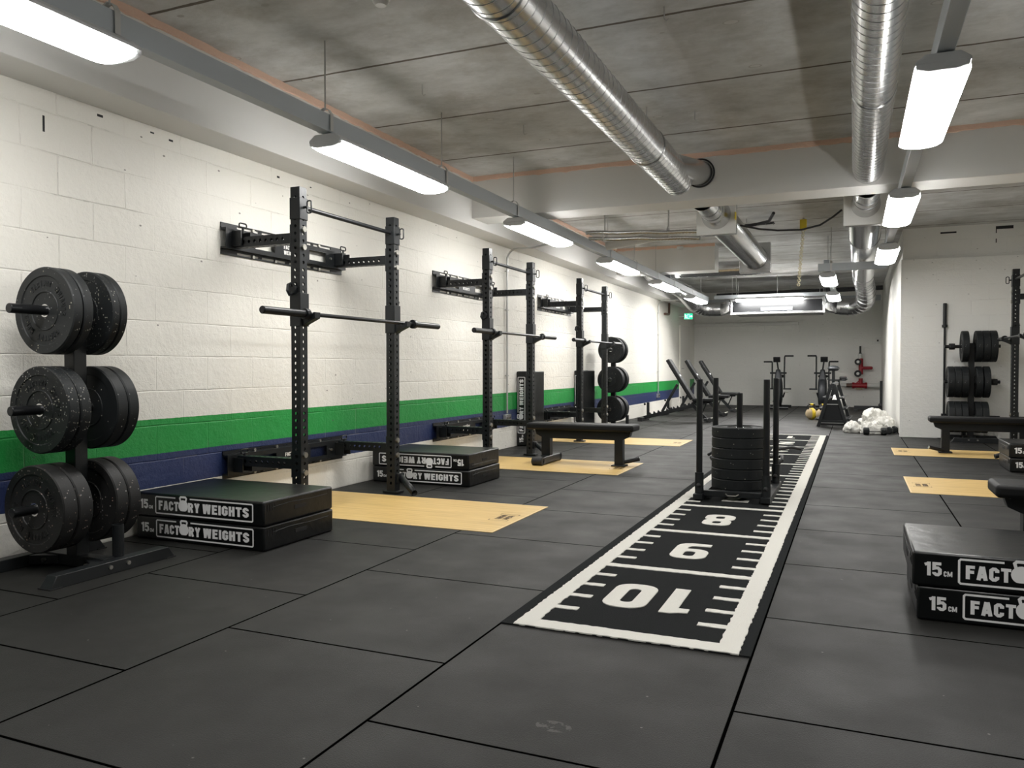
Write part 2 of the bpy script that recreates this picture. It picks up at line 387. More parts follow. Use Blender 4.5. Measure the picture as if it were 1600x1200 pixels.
def glyphs(t):
    W = 0.46 + t * 0.35; a = t / 2; L, R, Tp, Bt, h = a, W - a, 1 - a, a, 0.5; c = min(0.11, (R - L) * 0.42)
    G = {
     'F': ([[(L, 0), (L, 1)], [(L, Tp), (W * 0.92, Tp)], [(L, 0.53), (W * 0.84, 0.53)]], W * 0.95),
     'E': ([[(L, 0), (L, 1)], [(L, Tp), (W * 0.92, Tp)], [(L, 0.53), (W * 0.84, 0.53)], [(L, Bt), (W * 0.92, Bt)]], W * 0.95),
     'A': ([[(a * 0.8, 0), (W * 0.5 - a * 0.15, 1)], [(W * 1.06 - a * 0.8, 0), (W * 0.56 + a * 0.15, 1)], [(W * 0.25, 0.27), (W * 0.8, 0.27)]], W * 1.06),
     'C': ([[(R, 0.64), (R, Tp - c), (R - c, Tp), (L + c, Tp), (L, Tp - c), (L, Bt + c), (L + c, Bt), (R - c, Bt), (R, Bt + c), (R, 0.36)]], W),
     'T': ([[(0, Tp), (W, Tp)], [(W / 2, 0), (W / 2, Tp)]], W),
     'R': ([[(L, 0), (L, 1)], [(L, Tp), (R - c, Tp), (R, Tp - c), (R, 0.5 + c), (R - c, 0.5), (L, 0.5)], [(W * 0.55, 0.5), (R + a * 0.15, 0)]], W * 1.03),
     'Y': ([[(a * 0.8, 1), (W / 2, 0.45)], [(W - a * 0.8, 1), (W / 2, 0.45)], [(W / 2, 0), (W / 2, 0.5)]], W),
     'W': ([[(a, 1), (W * 0.36, 0)], [(W * 0.36, 0), (W * 0.72, 1)], [(W * 0.72, 1), (W * 1.08, 0)], [(W * 1.08, 0), (W * 1.44 - a, 1)]], W * 1.44),
     'I': ([[(L, 0), (L, 1)]], t),
     'G': ([[(R, 0.66), (R, Tp - c), (R - c, Tp), (L + c, Tp), (L, Tp - c), (L, Bt + c), (L + c, Bt), (R - c, Bt), (R, Bt + c), (R, 0.46), (W * 0.55, 0.46)]], W),
     'H': ([[(L, 0), (L, 1)], [(R, 0), (R, 1)], [(L, 0.52), (R, 0.52)]], W),
     'S': ([[(R, 0.68), (R, Tp - c), (R - c, Tp), (L + c, Tp), (L, Tp - c), (L, 0.63), (L + c, 0.53), (R - c, 0.47), (R, 0.37), (R, Bt + c), (R - c, Bt), (L + c, Bt), (L, Bt + c), (L, 0.32)]], W),
     'M': ([[(L, 0), (L, 1)], [(W * 1.6 - a, 0), (W * 1.6 - a, 1)], [(a * 1.2, 0.98), (W * 0.8, 0.12)], [(W * 1.6 - a * 1.2, 0.98), (W * 0.8, 0.12)]], W * 1.6),
     'O': ([rr(L, Bt, R, Tp, c) + [None]], W), '0': ([rr(L, Bt, R, Tp, c * 1.2) + [None]], W),
     'K': ([[(L, 0), (L, 1)], [(L, 0.40), (R, 1)], [(W * 0.45, 0.55), (R, 0)]], W),
     '1': ([[(W * 0.45, 0), (W * 0.45, 1)], [(0.0, 0.82 - a * 0.3), (W * 0.45, 0.90 - a * 0.3)]], W * 0.45 + a),
     '2': ([[(L, 0.68), (L, Tp - c), (L + c, Tp), (R - c, Tp), (R, Tp - c), (R, 0.62), (L, 0.16), (L, Bt)], [(0, Bt), (W, Bt)]], W),
     '3': ([[(L, 0.72), (L, Tp - c), (L + c, Tp), (R - c, Tp), (R, Tp - c), (R, 0.62), (R - c, 0.52), (W * 0.4, 0.52)], [(R - c, 0.52), (R, 0.42), (R, Bt + c), (R - c, Bt), (L + c, Bt), (L, Bt + c), (L, 0.28)]], W),
     '4': ([[(R - a, 0), (R - a, 1)], [(R - a, 1 - a), (L, 0.34), (L, 0.28)], [(0, 0.26), (W + a * 0.6, 0.26)]], W * 1.05),
     '5': ([[(W * 0.95, Tp), (L, Tp), (L, 0.55), (L + c, 0.59), (R - c, 0.59), (R, 0.59 - c), (R, Bt + c), (R - c, Bt), (L + c, Bt), (L, Bt + c), (L, 0.28)]], W),
     '6': ([[(R, 0.70), (R, Tp - c), (R - c, Tp), (L + c, Tp), (L, Tp - c), (L, Bt + c), (L + c, Bt), (R - c, Bt), (R, Bt + c), (R, 0.56 - c), (R - c, 0.56), (L, 0.56)]], W),
     '7': ([[(0, Tp), (W, Tp)], [(R, Tp), (W * 0.35, 0)]], W),
     '8': ([rr(L, 0.52, R, Tp, c) + [None], rr(L, Bt, R, 0.52, c) + [None]], W),
     '9': ([[(L, 0.30), (L, Bt + c), (L + c, Bt), (R - c, Bt), (R, Bt + c), (R, Tp - c), (R - c, Tp), (L + c, Tp), (L, Tp - c), (L, 0.44 + c), (L + c, 0.44), (R, 0.44)]], W),
     ' ': ([], W * 0.45)}
    return G
def write(b, text, x, y, h, mx, t=0.2, sx=1.0, gap=0.09, z0=0.0, z1=None, x_end=None):
    """Put upright capitals of height h on the local xy plane; returns the end x."""
    G = glyphs(t); k = 0
    if x_end is not None:
        tot = sum(G[ch][1] for ch in text) + gap * (len(text) - 1); sx = (x_end - x) / (tot * h)
    for ch in text:
        st, w = G[ch]
        for pl in st:
            closed = pl[-1] is None; pts = [p for p in pl if p is not None]
            m2 = mx @ T(x, y, 0) @ Matrix.Diagonal((h * sx, h, 1, 1))
            ribbon(b, pts, t, m2, z0, None if z1 is None else z1 + 0.00015 * st.index(pl), closed)
        x += (w + gap) * h * sx
    return x
def kettlebell_mark(b, cx, y, w, h, mx):
    body = [(cx + w / 2 * math.cos(2 * PI * k / 24), y + w * 0.47 + w / 2 * 0.94 * math.sin(2 * PI * k / 24)) for k in range(24)]
    body = [(px, max(py, y + w * 0.05)) for px, py in body]
    b.add([(px, py, 0) for px, py in body], [tuple(range(24))], mx)
    hw = w * 0.30
    pts = [(cx - hw * 0.9, y + w * 0.82), (cx - hw * 1.12, y + h * 0.86), (cx - hw * 0.8, y + h * 0.945), (cx + hw * 0.8, y + h * 0.945), (cx + hw * 1.12, y + h * 0.86), (cx + hw * 0.9, y + w * 0.82)]
    ribbon(b, pts, w * 0.16, mx)

# ------------------------------------------------------------------ the room
XL, XR, YR, YF, ZC = -4.16, 2.50, -3.5, 22.8, 3.14
struct(B().box((XL - .2, YR - .2, -.12), (XR + .2, YF + .2, 0)).build('floor', 'floor', smooth=0))
struct(B().box((XL - .2, YR - .2, ZC), (XR + .2, YF + .2, ZC + .2)).build('ceiling', 'concrete', smooth=0))
def wall_with_slots(name, a, c, m, slots):
    b = B().box(a, c)
    for p, q in slots: b.box(p, q)
    o = b.build(name, m, smooth=0, merge=False); o.data.materials.append(M['dark_hole'])
    for f in o.data.polygons[6:]: f.material_index = 1
    return struct(o)
wall_with_slots('wall_left', (XL - .2, YR - .2, 0), (XL, YF + .2, ZC), 'wall_striped',
    [((XL - .05, y0, z0), (XL + .0008, y1, z1)) for y0, y1, z0, z1 in ((3.06, 3.073, 2.375, 2.465), (3.41, 3.45, 2.56, 2.575), (3.80, 3.83, 2.565, 2.575), (3.95, 3.985, 2.553, 2.566), (5.02, 5.05, 2.545, 2.56), (5.43, 5.45, 2.55, 2.56))])
struct(B().box((XR, YR - .2, 0), (XR + .2, 13.4, ZC)).build('wall_right', 'wall_y', smooth=0))
struct(B().box((XL, YR - .2, 0), (XR, YR, ZC)).build('wall_rear', 'wall_x', smooth=0))
struct(B().box((XL, YF, 0), (.9, YF + .2, ZC)).build('wall_far', 'wall_x', smooth=0))
wall_with_slots('wall_return', (.67, 13.4, 0), (XR + .2, 13.6, ZC), 'wall_x', [((x0, 13.399, z0), (x1, 13.45, z1)) for x0, x1, z0, z1 in ((1.17, 1.38, 3.035, 3.06), (1.88, 2.10, 3.055, 3.10), (1.88, 1.892, 2.86, 2.92), (1.88, 1.892, 3.0, 3.06))])
struct(B().box((.67, 13.6, 0), (.88, YF, ZC)).build('wall_pier', 'wall_y', smooth=0))
struct(B().box((.645, 13.32, 0), (XR, 13.4, 2.67)).build('trim_1', 'wall_x', bevel=.006))          # thickened lower blockwork
struct(B().box((XL, YR, 2.61), (-3.86, YF, ZC)).build('trim_2', 'plaster', bevel=.004))            # bulkhead along the striped wall
struct(B().box((-3.86, 7.87, 2.69), (XR, 8.27, ZC)).build('trim_3', 'plaster', bevel=.006))        # cross beam
struct(B().box((-3.86, 13.65, 2.69), (-2.155, 14.05, ZC)).build('trim_4', 'plaster', bevel=.006))  # stub beam
struct(B().box((XL, 22.68, 2.19), (-1.37, YF, 2.27)).build('trim_5', 'plaster', bevel=.004))
def foam(name, p, q, nrm):
    b = B(); p = Vector(p); q = Vector(q); n = int((q - p).length / .06); nr = Vector(nrm); top = []; low = []
    vs = []; fs = []
    for i in range(n + 1):
        c = p.lerp(q, i / n); dz = .046 + random.uniform(-.007, .007); o = .020 + random.uniform(-.006, .008)
        vs += [c, c + nr * o, c + nr * o - Vector((0, 0, dz)), c - Vector((0, 0, dz))]
        if i: k = 4 * i; fs += [(k - 4 + j, k - 4 + (j + 1) % 4, k + (j + 1) % 4, k + j) for j in range(4)]
    fs += [(0, 1, 2, 3), (len(vs) - 1, len(vs) - 2, len(vs) - 3, len(vs) - 4)]
    return struct(b.add(vs, fs).build(name, 'foam'))
foam('trim_6', (-3.86, YR, ZC), (-3.86, 7.87, ZC), (1, 0, 0))
foam('trim_7', (-3.86, 7.87, ZC), (XR, 7.87, ZC), (0, -1, 0))
foam('trim_8', (-3.86, 8.27, ZC), (-3.86, 13.65, ZC), (1, 0, 0))
foam('trim_9', (-3.86, 13.65, ZC), (-2.155, 13.65, ZC), (0, -1, 0))
b = B().box((XL, 20.66, 0), (XL + .03, 22.0, 2.15))
door = struct(b.build('door_1', 'door', bevel=.004))
B().tube([(XL + .03, 20.85, 1.02), (XL + .07, 20.85, 1.02), (XL + .07, 20.98, 1.02)], .010).build('door_handle', 'chrome', door)

# ------------------------------------------------------------------ lamps, trunking
def make_lamp():
    r = thing('linear_lamp', '', 'lamp')
    prof = [(-.118, .052), (-.124, .028), (-.095, .010), (-.05, .001), (0, -.002), (.05, .001), (.095, .010), (.124, .028), (.118, .052)]
    b = B(); ys = [(-.71, .86), (-.68, .97), (-.64, 1), (.64, 1), (.68, .97), (.71, .86)]; vs = []; fs = []; n = len(prof)
    for y, k in ys: vs += [(x * (k * .25 + .75), y, .052 + (z - .052) * k) for x, z in prof]
    for i in range(len(ys) - 1):
        for j in range(n): fs.append((i * n + j, i * n + (j + 1) % n, (i + 1) * n + (j + 1) % n, (i + 1) * n + j))
    fs += [tuple(range(n)), tuple(reversed(range((len(ys) - 1) * n, len(ys) * n)))]
    b.add(vs, fs).build('diffuser', 'lamp_glow', r, smooth=50)
    b = B().prism([(-.122, .050), (.122, .050), (.118, .066), (.075, .098), (-.075, .098), (-.118, .066)], -.74, .74, RX(PI / 2))
    b.build('housing', 'lamp_body', r, bevel=.004)
    for s in (-1, 1):
        q = [(-.115, .055), (-.112, .030), (-.06, .016), (.06, .016), (.112, .030), (.115, .055)]
        a, c = sorted((s * .708, s * .745)); B().prism(q, -c, -a, RX(PI / 2)).build('end_cap', 'lamp_body', r, bevel=.004)
        B().box((-.030, s * .60 - .02, .096), (.030, s * .60 + .02, .1065)).build('clip', 'galv', r, bevel=.002)
    return r
lamp0 = make_lamp()
names = {2: 'second', 3: 'third', 4: 'fourth', 5: 'fifth', 6: 'last'}
first = [True]
def relamp(o, m):
    for c in kids_of(o):
        if c.name.startswith('diffuser'): c.data = c.data.copy(); c.data.materials[0] = M[m]
def put_lamp(loc, rz, label, group):
    o = put_lamp_(loc, rz, label, group)
    if loc[1] > 18.5: relamp(o, 'lamp_glow_strong')
    elif (loc[1] > 9 and loc[0] < -1) or loc[1] > 16: relamp(o, 'lamp_glow_mid')
def put_lamp_(loc, rz, label, group):
    if first[0]:
        first[0] = False; lamp0.location = loc; lamp0.rotation_euler = (0, 0, rz); lamp0['label'] = label; lamp0['group'] = group; return lamp0
    return dup(lamp0, loc, rz, label, group)
GA, GB = 'lamps in the row by the striped wall', 'lamps in the row below the middle duct'
lab_a = ['linear lamp cut by the picture corner, over the black plate tree', 'linear lamp over the first wall rack, ahead of the beam',
         'linear lamp under the white cross beam by the striped wall', 'linear lamp beyond the cross beam, fourth in the striped wall row', 'linear lamp under the stub beam, fifth in the striped wall row', 'linear lamp at the far end of the striped wall trunking']
for y, l in zip((1.95, 4.95, 8.03, 11.15, 14.15, 17.25), lab_a): put_lamp((-3.11, y, 2.45), 0, l, GA)
lab_b = ['linear lamp just above the picture in the duct side row', 'big bright linear lamp hanging beside the single straight spiral duct, ahead of the beam',
         'linear lamp below the cross beam, beside the white duct plate', 'linear lamp in front of the pier corner, before the trunking turns']
for y, l in zip((1.95, 5.0, 8.10, 11.3), lab_b): put_lamp((.378, y + .02, 2.45), 0, l, GB)
for y, l in zip((14.2, 17.65), ['linear lamp on the offset trunking, upper of the two small bright squares', 'linear lamp at the end of the offset trunking, lower of the two small bright squares']): put_lamp((-.385, y, 2.45), 0, l, GB)
lu = put_lamp((-1.75, 18.7, 2.535), PI / 2, 'linear lamp mounted crosswise before the hanging air unit', 'lamp of the air unit')

def trunking(name, p, q, label, rods, zr):
    p, q = Vector(p), Vector(q); r = thing(name, label, 'cable tray', tuple(p)); d = q - p
    B().bar((0, 0, 0), d, .080, .110).build('channel', 'tray', r, bevel=.003)
    for t in rods:
        c = d.normalized() * t
        B().cyl((c.x, c.y, .092), (c.x, c.y, zr - p.z), .005, 8).build('suspension_rod', 'conduit', r)
        b = B(); k = d.normalized(); sd = Vector((k.y, -k.x, 0))
        pts = [c + sd * .05 + Vector((0, 0, -.052)), c + sd * .05 + Vector((0, 0, .055)), c + sd * .03 + Vector((0, 0, .085)), c + Vector((0, 0, .098)), c - sd * .03 + Vector((0, 0, .085)), c - sd * .05 + Vector((0, 0, .055)), c - sd * .05 + Vector((0, 0, -.052))]
        for a, e in zip(pts, pts[1:]): b.bar(a, e, .030, .004, k.cross((e - a).normalized()) if True else None)
        b.build('hanger', 'conduit', r)
    return r
tk = trunking('cable_trunking', (-3.11, -3.3, 2.613), (-3.11, 18.6, 2.613), 'long grey cable trunking over the lamps by the striped wall', [y + 3.3 for y in (-1.7, -.5, 2.62, 4.22, 5.78, 7.28, 10.57, 12.0, 13.45, 14.8, 16.6, 17.8)], ZC)
trunking('cable_trunking', (.39, -3.3, 2.613), (.39, 12.72, 2.613), 'grey cable trunking over the lamps next to the single straight duct', [y + 3.3 for y in (-1.7, -.5, 1.3, 2.6, 10.6, 12.1)], ZC)
trunking('cable_trunking', (.432, 12.78, 2.545), (-.50, 12.78, 2.545), 'short grey trunking crossing below the ribbed duct', [.75], ZC)
trunking('cable_trunking', (-.385, 12.84, 2.613), (-.385, 18.6, 2.613), 'grey trunking over the two small bright lamps', [.75, 2.0, 4.3, 5.4], ZC)

# ------------------------------------------------------------------ ducts
def along(p, q):
    p, q = Vector(p), Vector(q); return (q - p).length, (q - p).to_track_quat('Z', 'Y')
def pipe(name, p, q, r, m, parent=None, n=72, wall=.004):
    L, rot = along(p, q); b = B()
    b.lathe([(r, 0), (r, L), (r - wall, L), (r - wall, 0)], n)
    o = b.build(name, m, parent); o.location = p; o.rotation_mode = 'QUATERNION'; o.rotation_quaternion = rot
    return o
def spiral_seam(parent, x, y0, y1, z, r, pitch=.098):
    n = 20; k = int((y1 - y0) / pitch * n)
    B().tube([(x + (r + .0005) * math.cos(2 * PI * i / n), y0 + pitch * i / n, z + (r + .0005) * math.sin(2 * PI * i / n)) for i in range(k)], .0028, 5).build('spiral_seam', 'seam', parent, merge=False)
def ribbed(name, p, q, r, parent, pitch=.075, n=40):
    L, rot = along(p, q); k = int(L / pitch); pr = []
    for i in range(k):
        z = i * L / k; pr += [(r - .016, z), (r - .002, z + pitch * .15), (r + .004, z + pitch * .5), (r - .002, z + pitch * .85)]
    pr += [(r - .006, L), (r - .012, L), (r - .012, 0)]
    o = B().lathe(pr, n).build(name, 'galv', parent, smooth=12); o.location = p; o.rotation_mode = 'QUATERNION'; o.rotation_quaternion = rot
    return o
def elbow(name, pts, r, parent, m='galv', seg=6):
    """segmented bend through three points"""
    a, c, e = map(Vector, pts); q = [a]
    for i in range(seg + 1):
        t = i / seg; q.append(a.lerp(c, t).lerp(c.lerp(e, t), t))
    q.append(e); b = B(); pr = []; rr_ = []
    for i, p in enumerate(q[1:-1]):
        pr.append(p); rr_.append(r)
    b.tube(pr, r, 32, cap=True); o = b.build(name, m, parent, smooth=20)
    for p, nx in list(zip(pr, pr[1:]))[::1]:
        d = (nx - p).normalized(); B().cyl(p - d * .008, p + d * .008, r + .006, 32).build('seam_ring', m, parent)
    return o
def square_plate(name, c, half, th, parent, m='galv'):
    return B().box((c[0] - half, c[1] - th / 2, c[2] - half), (c[0] + half, c[1] + th / 2, c[2] + half)).build(name, m, parent, bevel=.003)

d = thing('spiral_duct', 'large spiral duct running diagonally across the raw concrete ceiling to a capped end', 'duct')
pipe('pipe', (-1.535, -3.3, 2.825), (-1.535, 7.50, 2.825), .147, 'duct', d)
B().lathe([(0, .012), (.140, .012), (.151, .004), (.151, -.035), (.148, -.035), (.146, 0), (0, 0)], 40, T(-1.535, 7.50, 2.825) @ RX(-PI / 2), False).build('end_cap', 'galv', d)
spiral_seam(d, -1.535, -3.3, 7.49, 2.825, .147)
pipe('branch_stub', (-1.53, 6.98, 2.832), (-1.385, 7.87, 2.945), .118, 'galv', d)
B().lathe([(.127, -.01), (.140, -.01), (.140, .012), (.127, .012)], 40, T(-1.385, 7.86, 2.945) @ RX(-PI / 2)).build('collar', 'cable', d)
for y in (.4, 3.4, 6.3):
    B().tube([(-1.535 + .150 * math.cos(w), y, 2.825 + .150 * math.sin(w)) for w in [2 * PI * k / 32 for k in range(32)]], .006, 6, True).build('band', 'galv', d)
    B().cyl((-1.535, y, 2.98), (-1.535, y, ZC - .002), .005, 8).build('suspension_rod', 'conduit', d)
d = thing('spiral_duct', 'straight spiral duct beside the bright lamp, entering the cross beam', 'duct')
pipe('pipe', (.105, -3.3, 2.838), (.105, 7.87, 2.838), .129, 'duct', d)
spiral_seam(d, .105, -3.3, 7.87, 2.838, .129)
for y in (.8, 3.0, 5.6):
    B().tube([(.105 + .131 * math.cos(w), y, 2.838 + .131 * math.sin(w)) for w in [2 * PI * k / 32 for k in range(32)]], .006, 6, True).build('band', 'galv', d)
    B().cyl((.105, y, 2.97), (.105, y, ZC - .002), .005, 8).build('suspension_rod', 'conduit', d)
def damper(x, z, r, yend, label):
    d = thing('ducting', label, 'duct')
    pipe('sleeve_pipe', (x, 8.27, z), (x, 9.02, z), .118, 'galv', d)
    for y in (8.62, 8.86): B().lathe([(.119, -.008), (.125, -.008), (.125, .008), (.119, .008)], 36, T(x, y, z) @ RX(-PI / 2)).build('seam_ring', 'galv', d)
    B().lathe([(.119, 0), (r - .005, .16), (r - .010, .16), (.114, 0)], 40, T(x, 9.0, z) @ RX(-PI / 2)).build('reducer', 'galv', d)
    square_plate('flange_plate', (x, 9.17, z), .217, .025, d, 'white_plastic')
    B().box((x - .205, 9.183, z - .205), (x + .205, 9.36, z + .205)).build('damper_box', 'galv', d, bevel=.004)
    return d
d = damper(-1.435, 2.772, .168, 13, 'ribbed duct with square plates beyond the beam, turning toward the striped wall')
B().box((-1.67, 9.14, 2.93), (-1.655, 9.20, 2.985)).build('tape', 'blue', d)
B().box((-1.225, 9.10, 2.70), (-1.213, 9.16, 2.78)).build('label_tag', 'yellow', d)
ribbed('ribbed_pipe', (-1.435, 9.36, 2.772), (-1.435, 12.93, 2.772), .172, d)
B().lathe([(.174, 0), (.188, .03), (.188, .06), (.170, .06)], 40, T(-1.435, 12.88, 2.772) @ RX(-PI / 2)).build('seam_ring', 'galv', d)
square_plate('end_plate', (-1.435, 13.05, 2.772), .232, .16, d)
B().cyl((-1.435, 13.13, 2.80), (-1.435, 14.3, 2.80), .13, 32).build('link_pipe', 'galv', d)
elbow('bend', ((-1.435, 14.2, 2.80), (-1.435, 14.45, 2.80), (-1.75, 14.45, 2.80)), .13, d)
pipe('cross_pipe', (-1.74, 14.45, 2.80), (-3.20, 14.45, 2.80), .13, 'duct', d)
elbow('bend', ((-3.18, 14.45, 2.80), (-3.47, 14.45, 2.80), (-3.47, 14.75, 2.80)), .15, d)
pipe('side_pipe', (-3.47, 14.72, 2.80), (-3.47, 17.6, 2.72), .16, 'duct_flex', d)
ribbed('ribbed_pipe', (-3.47, 17.6, 2.72), (-3.47, 18.75, 2.55), .165, d, .12)
elbow('bend', ((-3.47, 18.7, 2.555), (-3.47, 19.3, 2.43), (-3.05, 19.35, 2.43)), .165, d)
d.children and None
def unit_funnel(x0, x1, y, z, r, h, parent):
    b = B(); n = 32; vs = []; fs = []
    for k in range(n):
        w = 2 * PI * k / n; vs.append((x0, y + r * math.cos(w), z + r * math.sin(w)))
    for k in range(n):
        w = 2 * PI * k / n; cx, cz = math.cos(w), math.sin(w); m = max(abs(cx), abs(cz)); vs.append((x1, y + .42 * cx / m, z + .03 + h * cz / m))
    for k in range(n): fs.append((k, (k + 1) % n, n + (k + 1) % n, n + k))
    return b.add(vs, fs).build('transition', 'galv', parent, solid=.004)
pipe('outlet_pipe', (-3.06, 19.35, 2.43), (-2.88, 19.35, 2.43), .165, 'galv', d)
unit_funnel(-2.90, -2.66, 19.35, 2.43, .165, .15, d)
d2 = damper(.105, 2.772, .150, 12, 'ribbed then smooth duct under the raw ceiling beside the pier, bending to the air unit')
ribbed('ribbed_pipe', (.105, 9.36, 2.800), (.12, 11.6, 2.815), .185, d2)
pipe('smooth_pipe', (.12, 11.6, 2.815), (.16, 17.2, 2.80), .190, 'galv', d2)
for y in (11.62, 13.9, 16.2): B().lathe([(.191, -.010), (.199, -.010), (.199, .010), (.191, .010)], 40, T(.12 + (y - 11.6) * .0071, y, 2.815 - (y - 11.6) * .0027) @ RX(-PI / 2)).build('seam_ring', 'galv', d2)
elbow('bend', ((.16, 17.15, 2.80), (.20, 17.8, 2.80), (.24, 18.6, 2.56)), .19, d2)
elbow('bend', ((.23, 18.55, 2.57), (.27, 19.4, 2.36), (-.28, 19.42, 2.42)), .19, d2)
pipe('outlet_pipe', (-.26, 19.42, 2.42), (-.38, 19.40, 2.43), .185, 'galv', d2)
unit_funnel(-.36, -.58, 19.40, 2.43, .185, .15, d2)
B().box((.105 - .24, 9.18, 2.90), (.105 - .216, 9.24, 2.97)).build('tape', 'blue', d2)

# air handling unit
u = thing('air_unit', 'long dark suspended air unit with a pale metal frame before the far wall', 'air unit', (-1.62, 19.5, 2.27))
B().box((-.96, -.40, .02), (.96, .75, .33)).build('casing', 'steel_satin', u, bevel=.01)
b = B(); b.bar((-1.02, -.43, .03), (1.02, -.43, .03), .05, .05).bar((-1.02, -.43, .33), (1.02, -.43, .33), .05, .04)
for s in (-1, 1): b.bar((s * 1.0, -.43, 0.0), (s * 1.0, -.43, .36), .05, .06)
b.build('front_frame', 'galv', u, bevel=.003)
for s in (-1, 1):
    for y in (-.43, .6): B().cyl((s * .99, y, .33), (s * .99, y, ZC - 2.27), .006, 8).build('suspension_rod', 'conduit', u)
B().box((-.35, -.47, .07), (.35, -.445, .16)).build('access_panel', 'fan_grey', u, bevel=.003)
g = thing('support_rail', 'pale support rail spanning in front of the hanging air unit', 'rail', (-3.0, 18.95, 2.68))
B().bar((0, 0, 0), (2.55, 0, 0), .06, .085).build('rail', 'tray', g, bevel=.002)
for x in (.5, 1.4, 2.3): B().cyl((x, 0, .04), (x, 0, ZC - 2.68), .006, 8).build('suspension_rod', 'conduit', g)
tag(B().tube([(-3.2, 20.6, 2.86), (.62, 20.6, 2.92)], .055, 14).build('pipe', 'cable'), 'dark straight pipe under the ceiling above the air unit', 'pipe')
g = thing('support_rail', 'grey rail behind the dark ceiling pipe before the far wall', 'rail', (-3.7, 21.4, 2.75))
B().bar((0, 0, 0), (4.3, 0, 0), .10, .14).build('rail', 'tray', g, bevel=.002)
for x in (.6, 2.2, 3.8): B().cyl((x, 0, .06), (x, 0, ZC - 2.75), .006, 8).build('suspension_rod', 'conduit', g)

# conduits, pipes, small ceiling things
def wall_conduit(y, ztop, label, y2):
    r = thing('conduit', label, 'conduit', (0, 0, 0)); z = 2.585
    b = B(); pts = [(-4.135, y, .46), (-4.135, y, z - .14)]
    pts += [(-4.135 + .14 - .14 * math.cos(math.radians(a)), y, z - .14 + .14 * math.sin(math.radians(a))) for a in range(15, 91, 15)]
    pts += [(-3.75, y, z), (-3.16, y2, z)] if y < 12 else [(-3.64, y, z)]
    b.tube(pts, .0125, 10).build('tube', 'conduit', r)
    for zz in (.95, 1.8, 2.3): B().box((-4.1585, y - .022, zz - .008), (-4.118, y + .022, zz + .008)).build('clip', 'conduit', r, bevel=.002)
    s = thing('power_socket', 'double metal socket box at the foot of the wall conduit by the ' + ('standing box' if y < 12 else 'inclined benches'), 'socket', (-4.16, y, .40))
    B().box((0, -.075, -.045), (.045, .075, .045)).build('back_box', 'conduit', s, bevel=.004)
    B().box((.043, -.078, -.048), (.052, .078, .048)).build('face_plate', 'chrome', s, bevel=.003)
    for k in (-1, 1): B().box((.051, k * .036 - .012, -.012), (.055, k * .036 + .012, .012)).build('switch', 'dark_hole', s)
wall_conduit(9.46, 2.6, 'steel conduit running down the striped wall behind the second rack', 9.0)
wall_conduit(18.16, 2.6, 'steel conduit running down the striped wall beyond the plate trees', 17.9)
r = tag(B().tube([(-4.12, 19.25, 2.61), (-4.12, 19.25, 2.38), (-4.12, 19.22, 2.34), (-4.12, 19.1, 2.33), (-4.12, 18.78, 2.32)], .028, 12).build('pipe', 'brown_pipe'), 'short brown elbow pipe high on the striped wall near the far corner', 'pipe')
fx = thing('flexible_conduit', 'pair of shiny flexible conduits hung below the ceiling behind the cross beam', 'conduit')
for k, (dy, dz) in enumerate(((0, 0), (.12, -.055))):
    b = B(); L = 70
    b.tube([(-3.02 + 1.36 * i / L, 9.32 + dy, 2.70 - .075 * i / L + dz + .004 * math.sin(i * .22 + k)) for i in range(L + 1)], [.021 + .003 * (i % 2) for i in range(L + 1)], 12).build('hose', 'galv', fx)
for x in (-2.80, -2.02):
    B().cyl((x, 9.38, 2.66), (x, 9.38, ZC), .009, 8).build('suspension_rod', 'conduit', fx)
    B().tube([(x, 9.38 + .075 * math.cos(w), 2.655 + .055 * math.sin(w)) for w in [2 * PI * k / 16 for k in range(16)]], .006, 6, True).build('strap', 'conduit', fx)
tag(B().tube([(-3.02, 10.2, 2.66), (-2.6, 10.2, 2.71), (-2.19, 10.25, 2.77)], .055, 14).build('pipe', 'pipe_white'), 'pale pipe slanting from the trunking below the raw ceiling', 'pipe')
tag(B().tube([(-1.21, 9.45, 2.685), (-1.0, 9.45, 2.63), (-.8, 9.45, 2.60), (-.55, 9.45, 2.59), (-.35, 9.45, 2.63), (-.22, 9.45, 2.71), (-.13, 9.45, 2.78)], .011, 8).build('cable', 'cable'), 'black cable sagging between the two square duct plates', 'cable')
c = thing('cable_basket', 'short black cable basket under the ceiling behind the square duct plate', 'cable tray', (0, 0, 0))
b = B()
for x in (-.06, -.02, .02, .06): b.tube([(-1.46, 11.6 + x, 3.05), (-1.02, 11.55 + x, 3.05)], .006, 6)
for k in range(5): b.tube([(-1.44 + .1 * k, 11.53, 3.05), (-1.44 + .1 * k, 11.67, 3.05)], .006, 6)
b.build('tray', 'cable', c)
B().tube([(-1.50, 11.6, 3.02), (-1.2, 11.57, 3.06), (-1.08, 11.45, 3.06), (-1.0, 11.2, 3.12)], .022, 8).build('cable_bundle', 'cable', c)
for x in (-1.4, -1.1): B().cyl((x, 11.6, 3.05), (x, 11.6, ZC), .006, 8).build('suspension_rod', 'conduit', c)
h = thing('chain_hoist', 'pale chain with yellow block hanging from the raw ceiling', 'chain', (-.66, 11.84, 0))
B().box((-.045, -.035, 2.97), (.045, .035, 3.12)).build('hook_block', 'yellow', h, bevel=.012)
B().cyl((0, 0, 3.11), (0, 0, ZC), .012, 8).build('ceiling_hook', 'conduit', h)
b = B()
for i in range(27):
    z = 2.955 - i * .0285; xx = -.0022 * i; w = i % 2
    pts = [(xx + (.019 * math.cos(a) if not w else 0), (0 if not w else .019 * math.cos(a)), z + .021 * math.sin(a)) for a in [2 * PI * k / 12 for k in range(12)]]
    b.tube(pts, .0065, 6, True)
b.build('chain', 'pale_chain', h)['kind'] = 'stuff'
